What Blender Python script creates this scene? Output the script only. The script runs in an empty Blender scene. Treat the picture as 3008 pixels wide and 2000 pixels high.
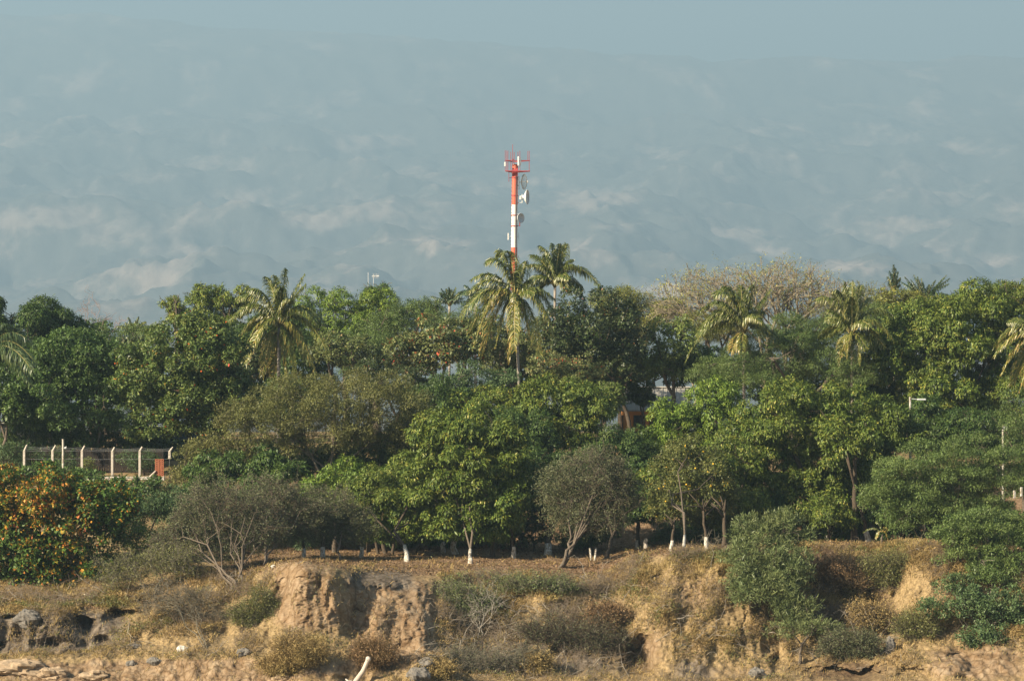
import bpy, math, random
import numpy as np
from mathutils import Vector
from mathutils.bvhtree import BVHTree

C = bpy.context.scene.collection
scn = bpy.context.scene
# ------------------------------------------------------------------ camera
F = 7839.4; CU = 1179.1; CV = 784.0; CAMZ = 22.0; PITCH = math.radians(1.146)
cam_d = bpy.data.cameras.new("camera"); cam = bpy.data.objects.new("camera", cam_d); C.objects.link(cam)
cam.location = (0, 0, CAMZ); cam.rotation_euler = (math.radians(90) + PITCH, 0, 0)
cam_d.sensor_width = 36; cam_d.lens = 36 * 10000 / 3008; cam_d.clip_start = 1; cam_d.clip_end = 120000
scn.camera = cam
# ------------------------------------------------------------------ light
SUN_EL = math.radians(29); SUN_AZ = math.radians(-124)      # azimuth from +Y towards +X: left and a little behind the camera
sd = Vector((math.sin(SUN_AZ) * math.cos(SUN_EL), math.cos(SUN_AZ) * math.cos(SUN_EL), math.sin(SUN_EL)))
w = bpy.data.worlds.new("World"); scn.world = w; w.use_nodes = True
nt = w.node_tree; nt.nodes.clear()
sky = nt.nodes.new("ShaderNodeTexSky"); sky.sky_type = 'NISHITA'; sky.sun_disc = False
sky.sun_elevation = SUN_EL; sky.sun_rotation = SUN_AZ % (2 * math.pi); sky.altitude = 20; sky.dust_density = 1.5; sky.air_density = 1.0
bg = nt.nodes.new("ShaderNodeBackground"); bg.inputs[1].default_value = 0.05
wo = nt.nodes.new("ShaderNodeOutputWorld"); nt.links.new(sky.outputs[0], bg.inputs[0]); nt.links.new(bg.outputs[0], wo.inputs[0])
sl = bpy.data.lights.new("sun", 'SUN'); sl.energy = 5.0; sl.angle = math.radians(0.55); sl.color = (1.0, 0.86, 0.64)
so = bpy.data.objects.new("sun", sl); C.objects.link(so); so.rotation_euler = (-sd).to_track_quat('-Z', 'Y').to_euler(); so.location = (0, 0, 100)
scn.view_settings.view_transform = 'Standard'; scn.view_settings.look = 'None'
scn.view_settings.exposure = 1.4; scn.view_settings.gamma = 1.0
cy = scn.cycles
cy.max_bounces = 6; cy.diffuse_bounces = 2; cy.glossy_bounces = 2; cy.transmission_bounces = 3; cy.volume_bounces = 0; cy.transparent_max_bounces = 8
cy.use_denoising = True
cy.sample_clamp_indirect = 6

# ------------------------------------------------------------------ helpers
_cp, _sp = math.cos(PITCH), math.sin(PITCH)
def at(u, v, Y):
    """point at distance Y (metres ahead) seen at overview coordinates u, v"""
    x = (u - CU) / F; y = (CV - v) / F
    t = Y / (_cp - y * _sp)
    return np.array([x * t, Y, CAMZ + t * (_sp + y * _cp)])
def at_np(u, v, Y):
    x = (u - CU) / F; y = (CV - v) / F
    t = Y / (_cp - y * _sp)
    return np.stack([x * t, Y + 0 * t, CAMZ + t * (_sp + y * _cp)], -1)
def proj(P):
    d = P - np.array([0, 0, CAMZ])
    f = d[..., 1] * _cp + d[..., 2] * _sp; up = -d[..., 1] * _sp + d[..., 2] * _cp
    return CU + F * d[..., 0] / f, CV - F * up / f
def hash3(i, j, k):
    h = (i.astype(np.int64) * 374761393 + j.astype(np.int64) * 668265263 + k.astype(np.int64) * 2147483647 * 3 + 1013904223) & 0xFFFFFFFF
    h = ((h ^ (h >> 13)) * 1274126177) & 0xFFFFFFFF
    h = ((h ^ (h >> 16)) * 2246822519) & 0xFFFFFFFF
    return ((h ^ (h >> 15)) & 0xFFFFFF) / float(0xFFFFFF)
def vnoise(x, y, z):
    xi, yi, zi = np.floor(x), np.floor(y), np.floor(z)
    fx, fy, fz = x - xi, y - yi, z - zi
    fx = fx * fx * (3 - 2 * fx); fy = fy * fy * (3 - 2 * fy); fz = fz * fz * (3 - 2 * fz)
    r = 0
    for a in (0, 1):
        for b in (0, 1):
            for c in (0, 1):
                r = r + hash3(xi + a, yi + b, zi + c) * (fx if a else 1 - fx) * (fy if b else 1 - fy) * (fz if c else 1 - fz)
    return r * 2 - 1
def fbm(x, y, z, o=4, g=0.5):
    r = 0; a = 1; s = 1
    for k in range(o):
        r = r + a * vnoise(x * s + 17 * k, y * s + 9 * k, z * s - 5 * k); a *= g; s *= 2.03
    return r
def norm(v):
    return v / (np.linalg.norm(v, axis=-1, keepdims=True) + 1e-9)
def tag(o, label=None, cat=None, group=None, kind=None):
    if label: o["label"] = label
    if cat: o["category"] = cat
    if group: o["group"] = group
    if kind: o["kind"] = kind
    return o
def empty(name, loc):
    o = bpy.data.objects.new(name, None); C.objects.link(o); o.location = tuple(float(a) for a in loc)
    o.empty_display_size = 0.5
    return o
def mesh_np(name, V, Fc, mat, parent=None, tint=None, smooth=False, attrs=None, origin=None):
    """one mesh object from numpy vertices and faces (all the same size); tint = one value per face"""
    V = np.asarray(V, dtype=np.float64); Fc = np.asarray(Fc, dtype=np.int32)
    if origin is None: origin = np.array(parent.location) if parent is not None else np.zeros(3)
    k = Fc.shape[1]; me = bpy.data.meshes.new(name)
    me.vertices.add(len(V)); me.vertices.foreach_set("co", (V - origin).astype(np.float32).ravel())
    me.loops.add(Fc.size); me.loops.foreach_set("vertex_index", Fc.ravel())
    me.polygons.add(len(Fc)); me.polygons.foreach_set("loop_start", np.arange(0, Fc.size, k, dtype=np.int32))
    try: me.polygons.foreach_set("loop_total", np.full(len(Fc), k, dtype=np.int32))
    except Exception: pass
    if smooth: me.polygons.foreach_set("use_smooth", np.ones(len(Fc), dtype=bool))
    me.update(calc_edges=True)
    if tint is not None:
        a = me.attributes.new("tint", 'FLOAT', 'FACE'); a.data.foreach_set("value", np.asarray(tint, dtype=np.float32))
    for n, (dom, arr) in (attrs or {}).items():
        a = me.attributes.new(n, 'FLOAT', dom); a.data.foreach_set("value", np.asarray(arr, dtype=np.float32))
    if mat: me.materials.append(mat)
    o = bpy.data.objects.new(name, me); C.objects.link(o)
    if parent is not None: o.parent = parent
    if parent is None and np.any(origin): o.location = origin
    return o
class MB:
    """collects mixed polygons"""
    def __init__(s): s.v = []; s.f = []
    def add(s, vs, fs):
        b = len(s.v); s.v += [tuple(float(c) for c in p) for p in vs]; s.f += [tuple(i + b for i in f) for f in fs]; return s
    def box(s, c, d, rz=0.0, bev=0.0):
        cx, cy_, cz = c; dx, dy, dz = (a / 2 for a in d); cr, sr = math.cos(rz), math.sin(rz)
        b = min(bev, dx * .45, dy * .45, dz * .45)
        if b <= 0:
            P = [(x, y, z) for z in (-dz, dz) for (x, y) in ((-dx, -dy), (dx, -dy), (dx, dy), (-dx, dy))]
            Fq = [(0, 3, 2, 1), (4, 5, 6, 7), (0, 1, 5, 4), (1, 2, 6, 5), (2, 3, 7, 6), (3, 0, 4, 7)]
        else:
            ring = [(-dx + b, -dy), (dx - b, -dy), (dx, -dy + b), (dx, dy - b), (dx - b, dy), (-dx + b, dy), (-dx, dy - b), (-dx, -dy + b)]
            P = [(x * (1 - b / dx), y * (1 - b / dy), -dz) for x, y in ring] + [(x, y, -dz + b) for x, y in ring] + [(x, y, dz - b) for x, y in ring] + [(x * (1 - b / dx), y * (1 - b / dy), dz) for x, y in ring]
            Fq = [tuple(range(7, -1, -1)), tuple(range(24, 32))]
            for k in range(3):
                for i in range(8): Fq.append((k * 8 + i, k * 8 + (i + 1) % 8, k * 8 + 8 + (i + 1) % 8, k * 8 + 8 + i))
        return s.add([(cx + x * cr - y * sr, cy_ + x * sr + y * cr, cz + z) for x, y, z in P], Fq)
    def tube(s, pts, rad, n=8, cap=True):
        pts = [Vector(tuple(float(c) for c in p)) for p in pts]; m = len(pts)
        if not hasattr(rad, '__len__'): rad = [rad] * m
        vs = []; fs = []
        up = Vector((0.12, 0.93, 0.3)).normalized()
        for i, p in enumerate(pts):
            d = (pts[min(i + 1, m - 1)] - pts[max(i - 1, 0)]).normalized()
            a = d.cross(up); a = a.normalized() if a.length > 1e-3 else Vector((1, 0, 0)); b = d.cross(a)
            for k in range(n):
                t = 2 * math.pi * k / n; vs.append(p + (a * math.cos(t) + b * math.sin(t)) * rad[i])
        for i in range(m - 1):
            for k in range(n): fs.append((i * n + k, i * n + (k + 1) % n, (i + 1) * n + (k + 1) % n, (i + 1) * n + k))
        if cap: fs.append(tuple(range(n - 1, -1, -1))); fs.append(tuple((m - 1) * n + k for k in range(n)))
        return s.add(vs, fs)
    def build(s, name, mat, parent=None, smooth=False):
        me = bpy.data.meshes.new(name); o0 = Vector(parent.matrix_basis.translation) if parent is not None else Vector((0, 0, 0))
        if parent is not None and parent.parent is not None: o0 = o0 + parent.parent.matrix_basis.translation
        me.from_pydata([tuple(Vector(v) - o0) for v in s.v], [], s.f); me.update()
        if smooth:
            for p in me.polygons: p.use_smooth = True
        if mat: me.materials.append(mat)
        o = bpy.data.objects.new(name, me); C.objects.link(o)
        if parent is not None: o.parent = parent
        return o

# ------------------------------------------------------------------ materials
def new_mat(name):
    m = bpy.data.materials.new(name); m.use_nodes = True; nt = m.node_tree; nt.nodes.clear()
    out = nt.nodes.new("ShaderNodeOutputMaterial"); return m, nt, out
def N(nt, t, **k):
    n = nt.nodes.new(t)
    for a, b in k.items(): setattr(n, a, b)
    return n
def ramp(nt, stops, fac, interp='LINEAR'):
    r = N(nt, "ShaderNodeValToRGB"); r.color_ramp.interpolation = interp; e = r.color_ramp.elements
    while len(e) < len(stops): e.new(0.5)
    for i, (p, c) in enumerate(stops): e[i].position = p; e[i].color = (*c, 1)
    nt.links.new(fac, r.inputs[0]); return r.outputs[0]
def noise(nt, scale, detail=4, rough=0.55, vec=None, stretch=None):
    n = N(nt, "ShaderNodeTexNoise"); n.inputs["Scale"].default_value = scale; n.inputs["Detail"].default_value = detail; n.inputs["Roughness"].default_value = rough
    if vec is None:
        tc = N(nt, "ShaderNodeTexCoord"); vec = tc.outputs["Object"]
    if stretch:
        mp = N(nt, "ShaderNodeMapping"); mp.inputs["Scale"].default_value = stretch; nt.links.new(vec, mp.inputs[0]); vec = mp.outputs[0]
    nt.links.new(vec, n.inputs[0]); return n.outputs[0]
def mix(nt, a, b, fac, mode='MIX'):
    m = N(nt, "ShaderNodeMix", data_type='RGBA', blend_type=mode)
    for s, i in ((a, 6), (b, 7)):
        if isinstance(s, tuple): m.inputs[i].default_value = (*s, 1)
        else: nt.links.new(s, m.inputs[i])
    if isinstance(fac, (int, float)): m.inputs[0].default_value = fac
    else: nt.links.new(fac, m.inputs[0])
    return m.outputs[2]
def mth(nt, op, a, b=None, clamp=False):
    m = N(nt, "ShaderNodeMath", operation=op); m.use_clamp = clamp
    for i, s in enumerate((a, b)):
        if s is None: continue
        if isinstance(s, (int, float)): m.inputs[i].default_value = s
        else: nt.links.new(s, m.inputs[i])
    return m.outputs[0]
def attr(nt, name):
    a = N(nt, "ShaderNodeAttribute"); a.attribute_name = name; return a.outputs["Fac"]
def leaf_mat(name, stops, trans=0.18, rough=0.5, spec=0.3, patch=0.6):
    m, nt, out = new_mat(name)
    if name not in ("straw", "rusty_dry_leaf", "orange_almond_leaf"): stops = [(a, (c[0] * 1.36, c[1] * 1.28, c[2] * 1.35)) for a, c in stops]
    col = ramp(nt, stops, attr(nt, "tint"))
    n = noise(nt, 0.55, 3); n2 = mth(nt, 'MULTIPLY_ADD', n, patch); nt.nodes[-1].inputs[2].default_value = 1 - patch * 0.5
    hs = N(nt, "ShaderNodeHueSaturation"); nt.links.new(col, hs.inputs["Color"]); nt.links.new(n2, hs.inputs["Value"])
    n3 = noise(nt, 0.3, 2); h2 = mth(nt, 'MULTIPLY_ADD', n3, 0.05); nt.nodes[-1].inputs[2].default_value = 0.475; nt.links.new(h2, hs.inputs["Hue"])
    p = N(nt, "ShaderNodeBsdfPrincipled"); nt.links.new(hs.outputs[0], p.inputs["Base Color"])
    p.inputs["Roughness"].default_value = rough; p.inputs["Specular IOR Level"].default_value = spec
    t = N(nt, "ShaderNodeBsdfTranslucent"); tcol = mix(nt, hs.outputs[0], (0.9, 1.0, 0.25), 0.35, 'MULTIPLY'); nt.links.new(tcol, t.inputs[0])
    ms = N(nt, "ShaderNodeMixShader"); ms.inputs[0].default_value = trans; nt.links.new(p.outputs[0], ms.inputs[1]); nt.links.new(t.outputs[0], ms.inputs[2])
    nt.links.new(ms.outputs[0], out.inputs[0]); return m
def plain(name, c1, c2=None, scale=3.0, rough=0.8, spec=0.3, metal=0.0, bump=0.0, stretch=None, detail=6):
    m, nt, out = new_mat(name); p = N(nt, "ShaderNodeBsdfPrincipled")
    n = noise(nt, scale, detail, 0.6, stretch=stretch)
    nt.links.new(ramp(nt, [(0.3, c1), (0.7, c2 or tuple(x * 0.75 for x in c1))], n), p.inputs["Base Color"])
    p.inputs["Roughness"].default_value = rough; p.inputs["Specular IOR Level"].default_value = spec; p.inputs["Metallic"].default_value = metal
    if bump:
        b = N(nt, "ShaderNodeBump"); b.inputs["Strength"].default_value = bump; b.inputs["Distance"].default_value = 0.05; nt.links.new(n, b.inputs["Height"]); nt.links.new(b.outputs[0], p.inputs["Normal"])
    nt.links.new(p.outputs[0], out.inputs[0]); return m

G = lambda *c: c
LM = {
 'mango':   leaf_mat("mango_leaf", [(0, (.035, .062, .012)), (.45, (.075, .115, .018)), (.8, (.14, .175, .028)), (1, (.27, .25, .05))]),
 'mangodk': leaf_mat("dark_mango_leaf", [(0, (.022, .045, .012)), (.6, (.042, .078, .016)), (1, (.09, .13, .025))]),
 'mangobr': leaf_mat("bright_mango_leaf", [(0, (.05, .09, .015)), (.5, (.095, .155, .02)), (1, (.2, .26, .035))]),
 'almond':  leaf_mat("almond_leaf", [(0, (.035, .065, .018)), (.55, (.085, .125, .03)), (.93, (.17, .2, .055)), (.965, (.3, .2, .03)), (1, (.5, .07, .02))], trans=.25, rough=.5, spec=.3),
 'almondgr':leaf_mat("green_almond_leaf", [(0, (.03, .06, .018)), (.6, (.07, .12, .03)), (1, (.12, .17, .045))], trans=.25, rough=.5, spec=.3),
 'almondrd':leaf_mat("reddish_almond_leaf", [(0, (.04, .06, .02)), (.5, (.11, .14, .045)), (.82, (.22, .22, .09)), (.9, (.3, .13, .05)), (1, (.55, .06, .03))], trans=.25, rough=.5, spec=.32),
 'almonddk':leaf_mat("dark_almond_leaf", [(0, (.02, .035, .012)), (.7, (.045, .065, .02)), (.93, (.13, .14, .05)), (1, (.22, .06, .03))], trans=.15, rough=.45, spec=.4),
 'orange':  leaf_mat("orange_almond_leaf", [(0, (.04, .08, .015)), (.5, (.09, .15, .025)), (.62, (.3, .24, .035)), (.85, (.5, .25, .035)), (1, (.42, .13, .03))], trans=.22, rough=.5, spec=.3, patch=.4),
 'fine':    leaf_mat("acacia_leaf", [(0, (.045, .075, .02)), (.6, (.085, .13, .035)), (1, (.14, .19, .05))]),
 'olive':   leaf_mat("olive_leaf", [(0, (.062, .074, .022)), (.6, (.11, .118, .034)), (.9, (.15, .155, .05)), (1, (.25, .27, .1))]),
 'teal':    leaf_mat("bush_leaf", [(0, (.03, .06, .025)), (.6, (.06, .1, .035)), (1, (.1, .15, .05))]),
 'grey':    leaf_mat("dry_thorn_leaf", [(0, (.045, .058, .026)), (.6, (.08, .095, .042)), (1, (.13, .14, .065))], trans=.2),
 'tamarisk':leaf_mat("feathery_leaf", [(0, (.05, .075, .025)), (.6, (.1, .13, .045)), (1, (.16, .19, .07))]),
 'yellow':  leaf_mat("yellowing_leaf", [(0, (.075, .095, .02)), (.6, (.13, .145, .03)), (1, (.24, .23, .05))]),
 'sparse':  leaf_mat("sparse_yellow_leaf", [(0, (.09, .115, .03)), (.6, (.18, .2, .055)), (1, (.3, .28, .08))]),
 'citrus':  leaf_mat("citrus_leaf", [(0, (.045, .065, .018)), (.7, (.1, .115, .03)), (.97, (.16, .16, .04)), (1, (.5, .33, .02))]),
 'straw':   leaf_mat("straw", [(0, (.12, .082, .032)), (.5, (.29, .21, .085)), (1, (.46, .35, .16))], trans=.15, rough=.8, spec=.1, patch=.7),
 'rust':    leaf_mat("rusty_dry_leaf", [(0, (.11, .07, .035)), (.6, (.21, .13, .065)), (1, (.36, .25, .14))], trans=.15, rough=.8, spec=.1),
 'palm':    leaf_mat("palm_leaflet", [(0, (.05, .075, .015)), (.5, (.1, .125, .025)), (.8, (.22, .2, .045)), (1, (.4, .27, .08))], trans=.25, rough=.4, spec=.5, patch=.2),
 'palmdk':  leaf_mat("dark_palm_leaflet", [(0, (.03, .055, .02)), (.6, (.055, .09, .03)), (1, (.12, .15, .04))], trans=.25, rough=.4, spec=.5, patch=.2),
}
M_BARK = plain("grey_brown_bark", (.08, .062, .046), (.14, .115, .09), 6, .9, .1, bump=.6)
M_BARKD = plain("dark_bark", (.05, .038, .028), (.09, .07, .05), 6, .9, .1, bump=.6)
M_TWIG = plain("pale_dry_twig", (.1, .088, .066), (.16, .145, .108), 2, .9, .1)
M_LIMB = plain("pale_limb", (.17, .14, .095), (.26, .22, .16), 2, .9, .1)
M_TWIGP = plain("pinkish_twig", (.24, .17, .15), (.3, .22, .19), 2, .9, .1)
M_PALMBARK = plain("palm_bark", (.22, .19, .16), (.3, .26, .22), 4, .9, .1, stretch=(1, 1, 6), bump=.5)
M_RACHIS = plain("palm_midrib", (.3, .26, .09), (.4, .32, .12), 3, .6, .3)
def wash_mat():
    m, nt, out = new_mat("lime_wash"); p = N(nt, "ShaderNodeBsdfPrincipled"); p.inputs["Roughness"].default_value = .9; p.inputs["Specular IOR Level"].default_value = .1
    a = ramp(nt, [(.3, (.36, .34, .3)), (.6, (.55, .54, .51))], noise(nt, 4, 5, .7)); b = ramp(nt, [(.42, (1, 1, 1)), (.55, (.7, .63, .52)), (.62, (.3, .25, .2))], noise(nt, 7, 6, .7, stretch=(1, 1, .5)))
    nt.links.new(mix(nt, a, b, 1.0, 'MULTIPLY'), p.inputs["Base Color"]); nt.links.new(p.outputs[0], out.inputs[0]); return m
M_WHITE = wash_mat()
M_RED = plain("tower_red_paint", (.6, .09, .045), (.42, .13, .085), 1.3, .6, .3, stretch=(2, 2, .35))
M_TWHITE = plain("tower_white_paint", (.7, .69, .66), (.5, .47, .43), 1.3, .6, .3, stretch=(2, 2, .35))
M_DKRED = plain("dark_red_steel", (.32, .045, .045), (.24, .04, .045), 4, .6, .4)
M_STEEL = plain("dark_steel", (.08, .085, .09), (.13, .13, .13), 4, .5, .5)
M_GREY = plain("grey_steel", (.4, .42, .42), (.5, .52, .52), 4, .45, .5)
M_CONC = plain("weathered_concrete", (.5, .46, .4), (.27, .235, .195), 5, .9, .15, bump=.3)
M_BRICK = plain("fired_clay", (.4, .15, .08), (.28, .1, .06), 8, .9, .1)
M_BOARD = plain("shade_toned_board", (.016, .012, .01), (.032, .024, .018), 3, .8, .2, stretch=(1, 1, .2))  # dark brown boards, darkened further to carry the yard's shade
M_BLUEW = plain("shade_toned_blue_wall", (.03, .055, .075), (.045, .075, .1), 1, .8, .2)  # wall darkened so its colour carries the tree shade
M_DARK = plain("dark_opening", (.015, .015, .018), (.03, .03, .03), 1, .5, .3)
M_ORWALL = plain("orange_plaster", (.62, .27, .07), (.5, .2, .05), 1.5, .9, .1)
M_ROOF = plain("grey_sheet_roof", (.2, .19, .17), (.27, .255, .23), 1, .6, .3, stretch=(4, .3, 1))
M_RIDGE = plain("pale_ridge_cap", (.55, .53, .48), (.48, .46, .42), 2, .7, .3)
M_ROCKG = plain("grey_boulder", (.1, .09, .078), (.18, .165, .145), 3, .9, .1, bump=1.0)
M_ROCKT = plain("tan_boulder", (.36, .27, .18), (.2, .15, .1), 2.5, .95, .05, bump=1.0)
M_ROCKW = plain("white_stone", (.5, .48, .44), (.38, .35, .3), 4, .9, .15, bump=.4)
M_WOOD = plain("bleached_driftwood", (.52, .47, .41), (.33, .28, .23), 3, .85, .15, stretch=(1, 1, .3), bump=.5)
M_FRUIT = plain("yellow_fruit_skin", (.7, .45, .03), (.6, .35, .02), 5, .45, .4)
M_COCO = plain("coconut_husk", (.16, .12, .03), (.1, .09, .03), 5, .6, .3)
# ------------------------------------------------------------------ the coast: one sheet from the rocky foreshore over the cliff to the plateau
#  u : R1..R6 as (v, Y), then R7..R9 as (Y, z)
COLS = [
 (-160, (1640,240),(1520,250),(1506,254),(1412,256.5),(1382,262),(1290,274),(282,11.5),(290,13.6),(298,15.7)),
 (0,    (1640,240),(1520,250),(1506,254),(1412,256.5),(1382,262),(1290,274),(282,11.5),(290,13.6),(298,15.7)),
 (130,  (1640,240),(1518,249),(1504,253),(1412,256),(1380,262),(1290,274),(282,11.5),(290,13.6),(298,15.7)),
 (270,  (1640,240),(1505,250),(1488,254),(1420,257),(1378,262),(1288,273),(281,11.5),(290,13.6),(298,15.7)),
 (340,  (1640,240),(1498,249),(1450,253),(1405,257),(1362,262),(1288,271),(280,11.0),(289,13.2),(298,15.7)),
 (430,  (1640,240),(1498,248),(1440,252.5),(1390,257),(1345,261),(1300,268),(276,10.2),(287,12.3),(298,15.6)),
 (560,  (1640,238),(1510,247),(1450,251),(1395,255),(1352,258),(1330,261),(272,9.9),(288,10.6),(299,15.5)),
 (640,  (1640,238),(1500,246),(1460,249),(1392,251.3),(1335,254.5),(1300,258),(270,10.1),(288,10.4),(300,15.5)),
 (690,  (1640,238),(1490,245),(1458,248.2),(1382,249.8),(1312,251.6),(1290,255),(270,10.2),(288,10.4),(300,15.5)),
 (770,  (1640,238),(1485,245),(1455,248.5),(1382,250),(1325,251.6),(1300,255),(270,10.1),(288,10.4),(300,15.5)),
 (805,  (1640,238),(1488,245.5),(1462,249.2),(1400,251.2),(1335,253),(1306,257),(270,10.0),(288,10.4),(300,15.5)),
 (830,  (1640,238),(1495,246),(1470,249.8),(1405,251.9),(1340,254.6),(1313,259),(270,9.9),(288,10.4),(300,15.5)),
 (910,  (1640,238),(1522,245),(1495,248.9),(1420,251.8),(1350,255.4),(1316,260),(270,9.8),(288,10.4),(300,15.5)),
 (990,  (1640,238),(1525,244),(1490,248.6),(1420,252.2),(1350,256.2),(1318,260.5),(270,9.8),(288,10.4),(300,15.5)),
 (1080, (1640,236),(1545,242),(1480,249),(1410,254),(1350,258),(1320,262),(270,9.8),(288,10.4),(300,15.5)),
 (1250, (1640,236),(1555,241),(1480,248),(1410,253),(1352,258.5),(1324,263),(270,9.7),(288,10.4),(300,15.5)),
 (1350, (1640,236),(1555,241),(1480,248.5),(1410,254),(1355,260),(1330,265),(272,9.7),(288,10.4),(300,15.5)),
 (1410, (1640,236),(1555,241),(1490,249),(1410,255),(1350,260),(1310,266),(273,10.0),(288,10.4),(300,15.5)),
 (1465, (1640,236),(1560,240),(1490,247),(1400,252),(1320,257.5),(1282,263),(272,10.5),(288,10.5),(300,15.5)),
 (1540, (1640,236),(1560,240),(1480,245),(1390,250.5),(1308,255.8),(1270,261),(271,10.9),(288,10.8),(300,15.5)),
 (1650, (1640,236),(1560,240),(1490,245),(1400,250),(1306,255),(1264,260.5),(271,11.0),(288,10.9),(300,15.5)),
 (1760, (1640,236),(1550,241),(1480,246),(1400,251),(1310,256),(1258,261),(271,11.1),(288,11.0),(300,15.5)),
 (1880, (1640,236),(1535,243),(1480,250),(1400,255),(1310,259),(1257,263),(272,11.2),(288,11.0),(300,15.5)),
 (2010, (1640,236),(1510,243),(1460,250),(1390,256),(1305,260),(1255,264),(272,11.2),(288,11.0),(300,15.5)),
 (2120, (1640,236),(1495,242),(1450,247),(1370,251),(1292,255),(1244,260),(271,11.4),(288,11.2),(300,15.5)),
 (2220, (1640,236),(1495,241),(1445,246),(1365,250),(1300,254),(1262,260),(271,11.2),(288,11.2),(300,15.5)),
 (2360, (1640,236),(1490,240),(1440,246),(1370,250),(1310,254),(1270,260),(271,11.0),(288,11.2),(300,15.5)),
 (2560, (1640,236),(1490,240),(1440,246),(1370,250),(1310,254),(1270,260),(271,11.0),(288,11.2),(300,15.5)),
]
NU = 1450
us = np.linspace(-620, 3000, NU)
cu = np.array([c[0] for c in COLS], float)
rows = []                                           # world points of each control row along us
x0 = np.interp(us, cu, cu)
def smooth1(a, k):
    ker = np.hanning(k + 2)[1:-1]; ker /= ker.sum(); p = k // 2
    return np.convolve(np.pad(a, p, mode='edge'), ker, mode='valid')[:len(a)]
for r in range(6):
    v = np.interp(us, cu, [c[1 + r][0] for c in COLS]); Y = np.interp(us, cu, [c[1 + r][1] for c in COLS])
    v = smooth1(v, 15); Y = smooth1(Y, 15)
    if 1 <= r <= 4:
        wq = np.clip((us - 960) / 120, 0, 1); Y = Y * (1 - wq) + (262 - (262 - Y) * .62) * wq
    rows.append(at_np(us, v, Y))
for r in range(3):
    Y = smooth1(np.interp(us, cu, [c[7 + r][0] for c in COLS]), 21); z = smooth1(np.interp(us, cu, [c[7 + r][1] for c in COLS]), 21)
    rows.append(np.stack([(us - CU) / F * Y, Y, z], -1))
for Y, z in ((345, 19.0), (440, 19.0)):
    rows.append(np.stack([(us - CU) / F * Y, Y + 0 * us, z + 0 * us], -1))
r0 = rows[0].copy(); r0[:, 1] -= 25; r0[:, 2] -= 2.0; r0[:, 0] *= (215 / 240.)
rows.insert(0, r0)
K = np.stack(rows, 0)                                # 12 x NU x 3
nseg = [8, 70, 34, 80, 80, 55, 40, 40, 34, 24, 12]
par = np.concatenate([np.arange(n) / n + i for i, n in enumerate(nseg)] + [[len(nseg)]])
i0 = np.clip(par.astype(int), 0, len(nseg) - 1); ft = par - i0
# Catmull-Rom softened towards linear so that edges stay crisp
def gk(i): return K[np.clip(i, 0, len(K) - 1)]
t = ft[:, None, None]
lin = gk(i0) * (1 - t) + gk(i0 + 1) * t
cr = 0.5 * ((2 * gk(i0)) + (-gk(i0 - 1) + gk(i0 + 1)) * t + (2 * gk(i0 - 1) - 5 * gk(i0) + 4 * gk(i0 + 1) - gk(i0 + 2)) * t * t + (-gk(i0 - 1) + 3 * gk(i0) - 3 * gk(i0 + 1) + gk(i0 + 2)) * t ** 3)
P = lin * 0.45 + cr * 0.55
P[par < 1.01] = lin[par < 1.01]
U, V = proj(P)
X, Yw, Z = P[..., 0].copy(), P[..., 1].copy(), P[..., 2].copy()
face = np.interp(par, [0, 1.0, 2.0, 3.0, 5.0, 5.6, 6.2, 12], [.5, .6, .8, 1, 1, .5, .12, .1])[:, None] * np.ones(NU)
def blob(u, v, ru, rv, p=2): return np.exp(-((np.abs(U - u) / ru) ** p + (np.abs(V - v) / rv) ** p))
pale = 1.1 * blob(700, 1370, 75, 85, 4) + .35 * blob(760, 1420, 50, 40) + 1.5 * blob(905, 1425, 98, 100, 4) + .6 * blob(850, 1340, 60, 25) + .9 * blob(2250, 1525, 130, 40, 4) + .7 * blob(1500, 1490, 35, 55) + 0.4 * blob(2190, 1400, 30, 50) \
     + 1.0 * blob(300, 1545, 420, 28, 4) + .5 * blob(760, 1540, 200, 25) + .62 * blob(1590, 1370, 100, 80) + .5 * blob(1700, 1545, 160, 25) + .3 * blob(620, 1290, 70, 40)
grey = 1.2 * blob(110, 1455, 190, 50, 4) + 1.0 * blob(870, 1330, 80, 28, 4) + .8 * blob(1250, 1500, 230, 60, 4) + .9 * blob(1600, 1545, 60, 40) + .5 * blob(955, 1390, 40, 70) + .5 * blob(720, 1550, 50, 20)
dark = 1.1 * blob(1950, 1350, 110, 100, 4) + .6 * blob(1480, 1540, 60, 40) + .7 * blob(1950, 1545, 120, 30, 4)  # shade of the right hollow and cave mouths painted as darker ground
n_big = fbm(X / 6, Yw / 6, Z / 6, 3); n_mid = fbm(X / 1.6, Yw / 3, Z / 2.2 + 7, 4); n_gul = fbm(X / 1.1, Yw / 5 + 3, Z / 5.5, 4); n_sm = fbm(X / .45, Yw / .7, Z / .35, 4, .6)
rock = np.clip(pale + grey + dark, 0, 1)
ridg = 1 - np.abs(fbm(X / 1.8 + 5, Yw / 7, Z / 6, 3)) * 2
gully = fbm(X / 2.2 + 30, Yw / 9, Z / 9, 4); crack = np.clip(.22 - np.abs(fbm(X / 1.6 + n_mid * .3, Yw / 5, Z / 7.0, 3)), 0, 1) * 2.0
d = face * (n_big * .9 + n_mid * .45 + gully * .9 - crack * (.5 - .3 * rock) + rock * (n_gul * .36 + ridg * .12 + n_sm * .05) + n_sm * .11)
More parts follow.
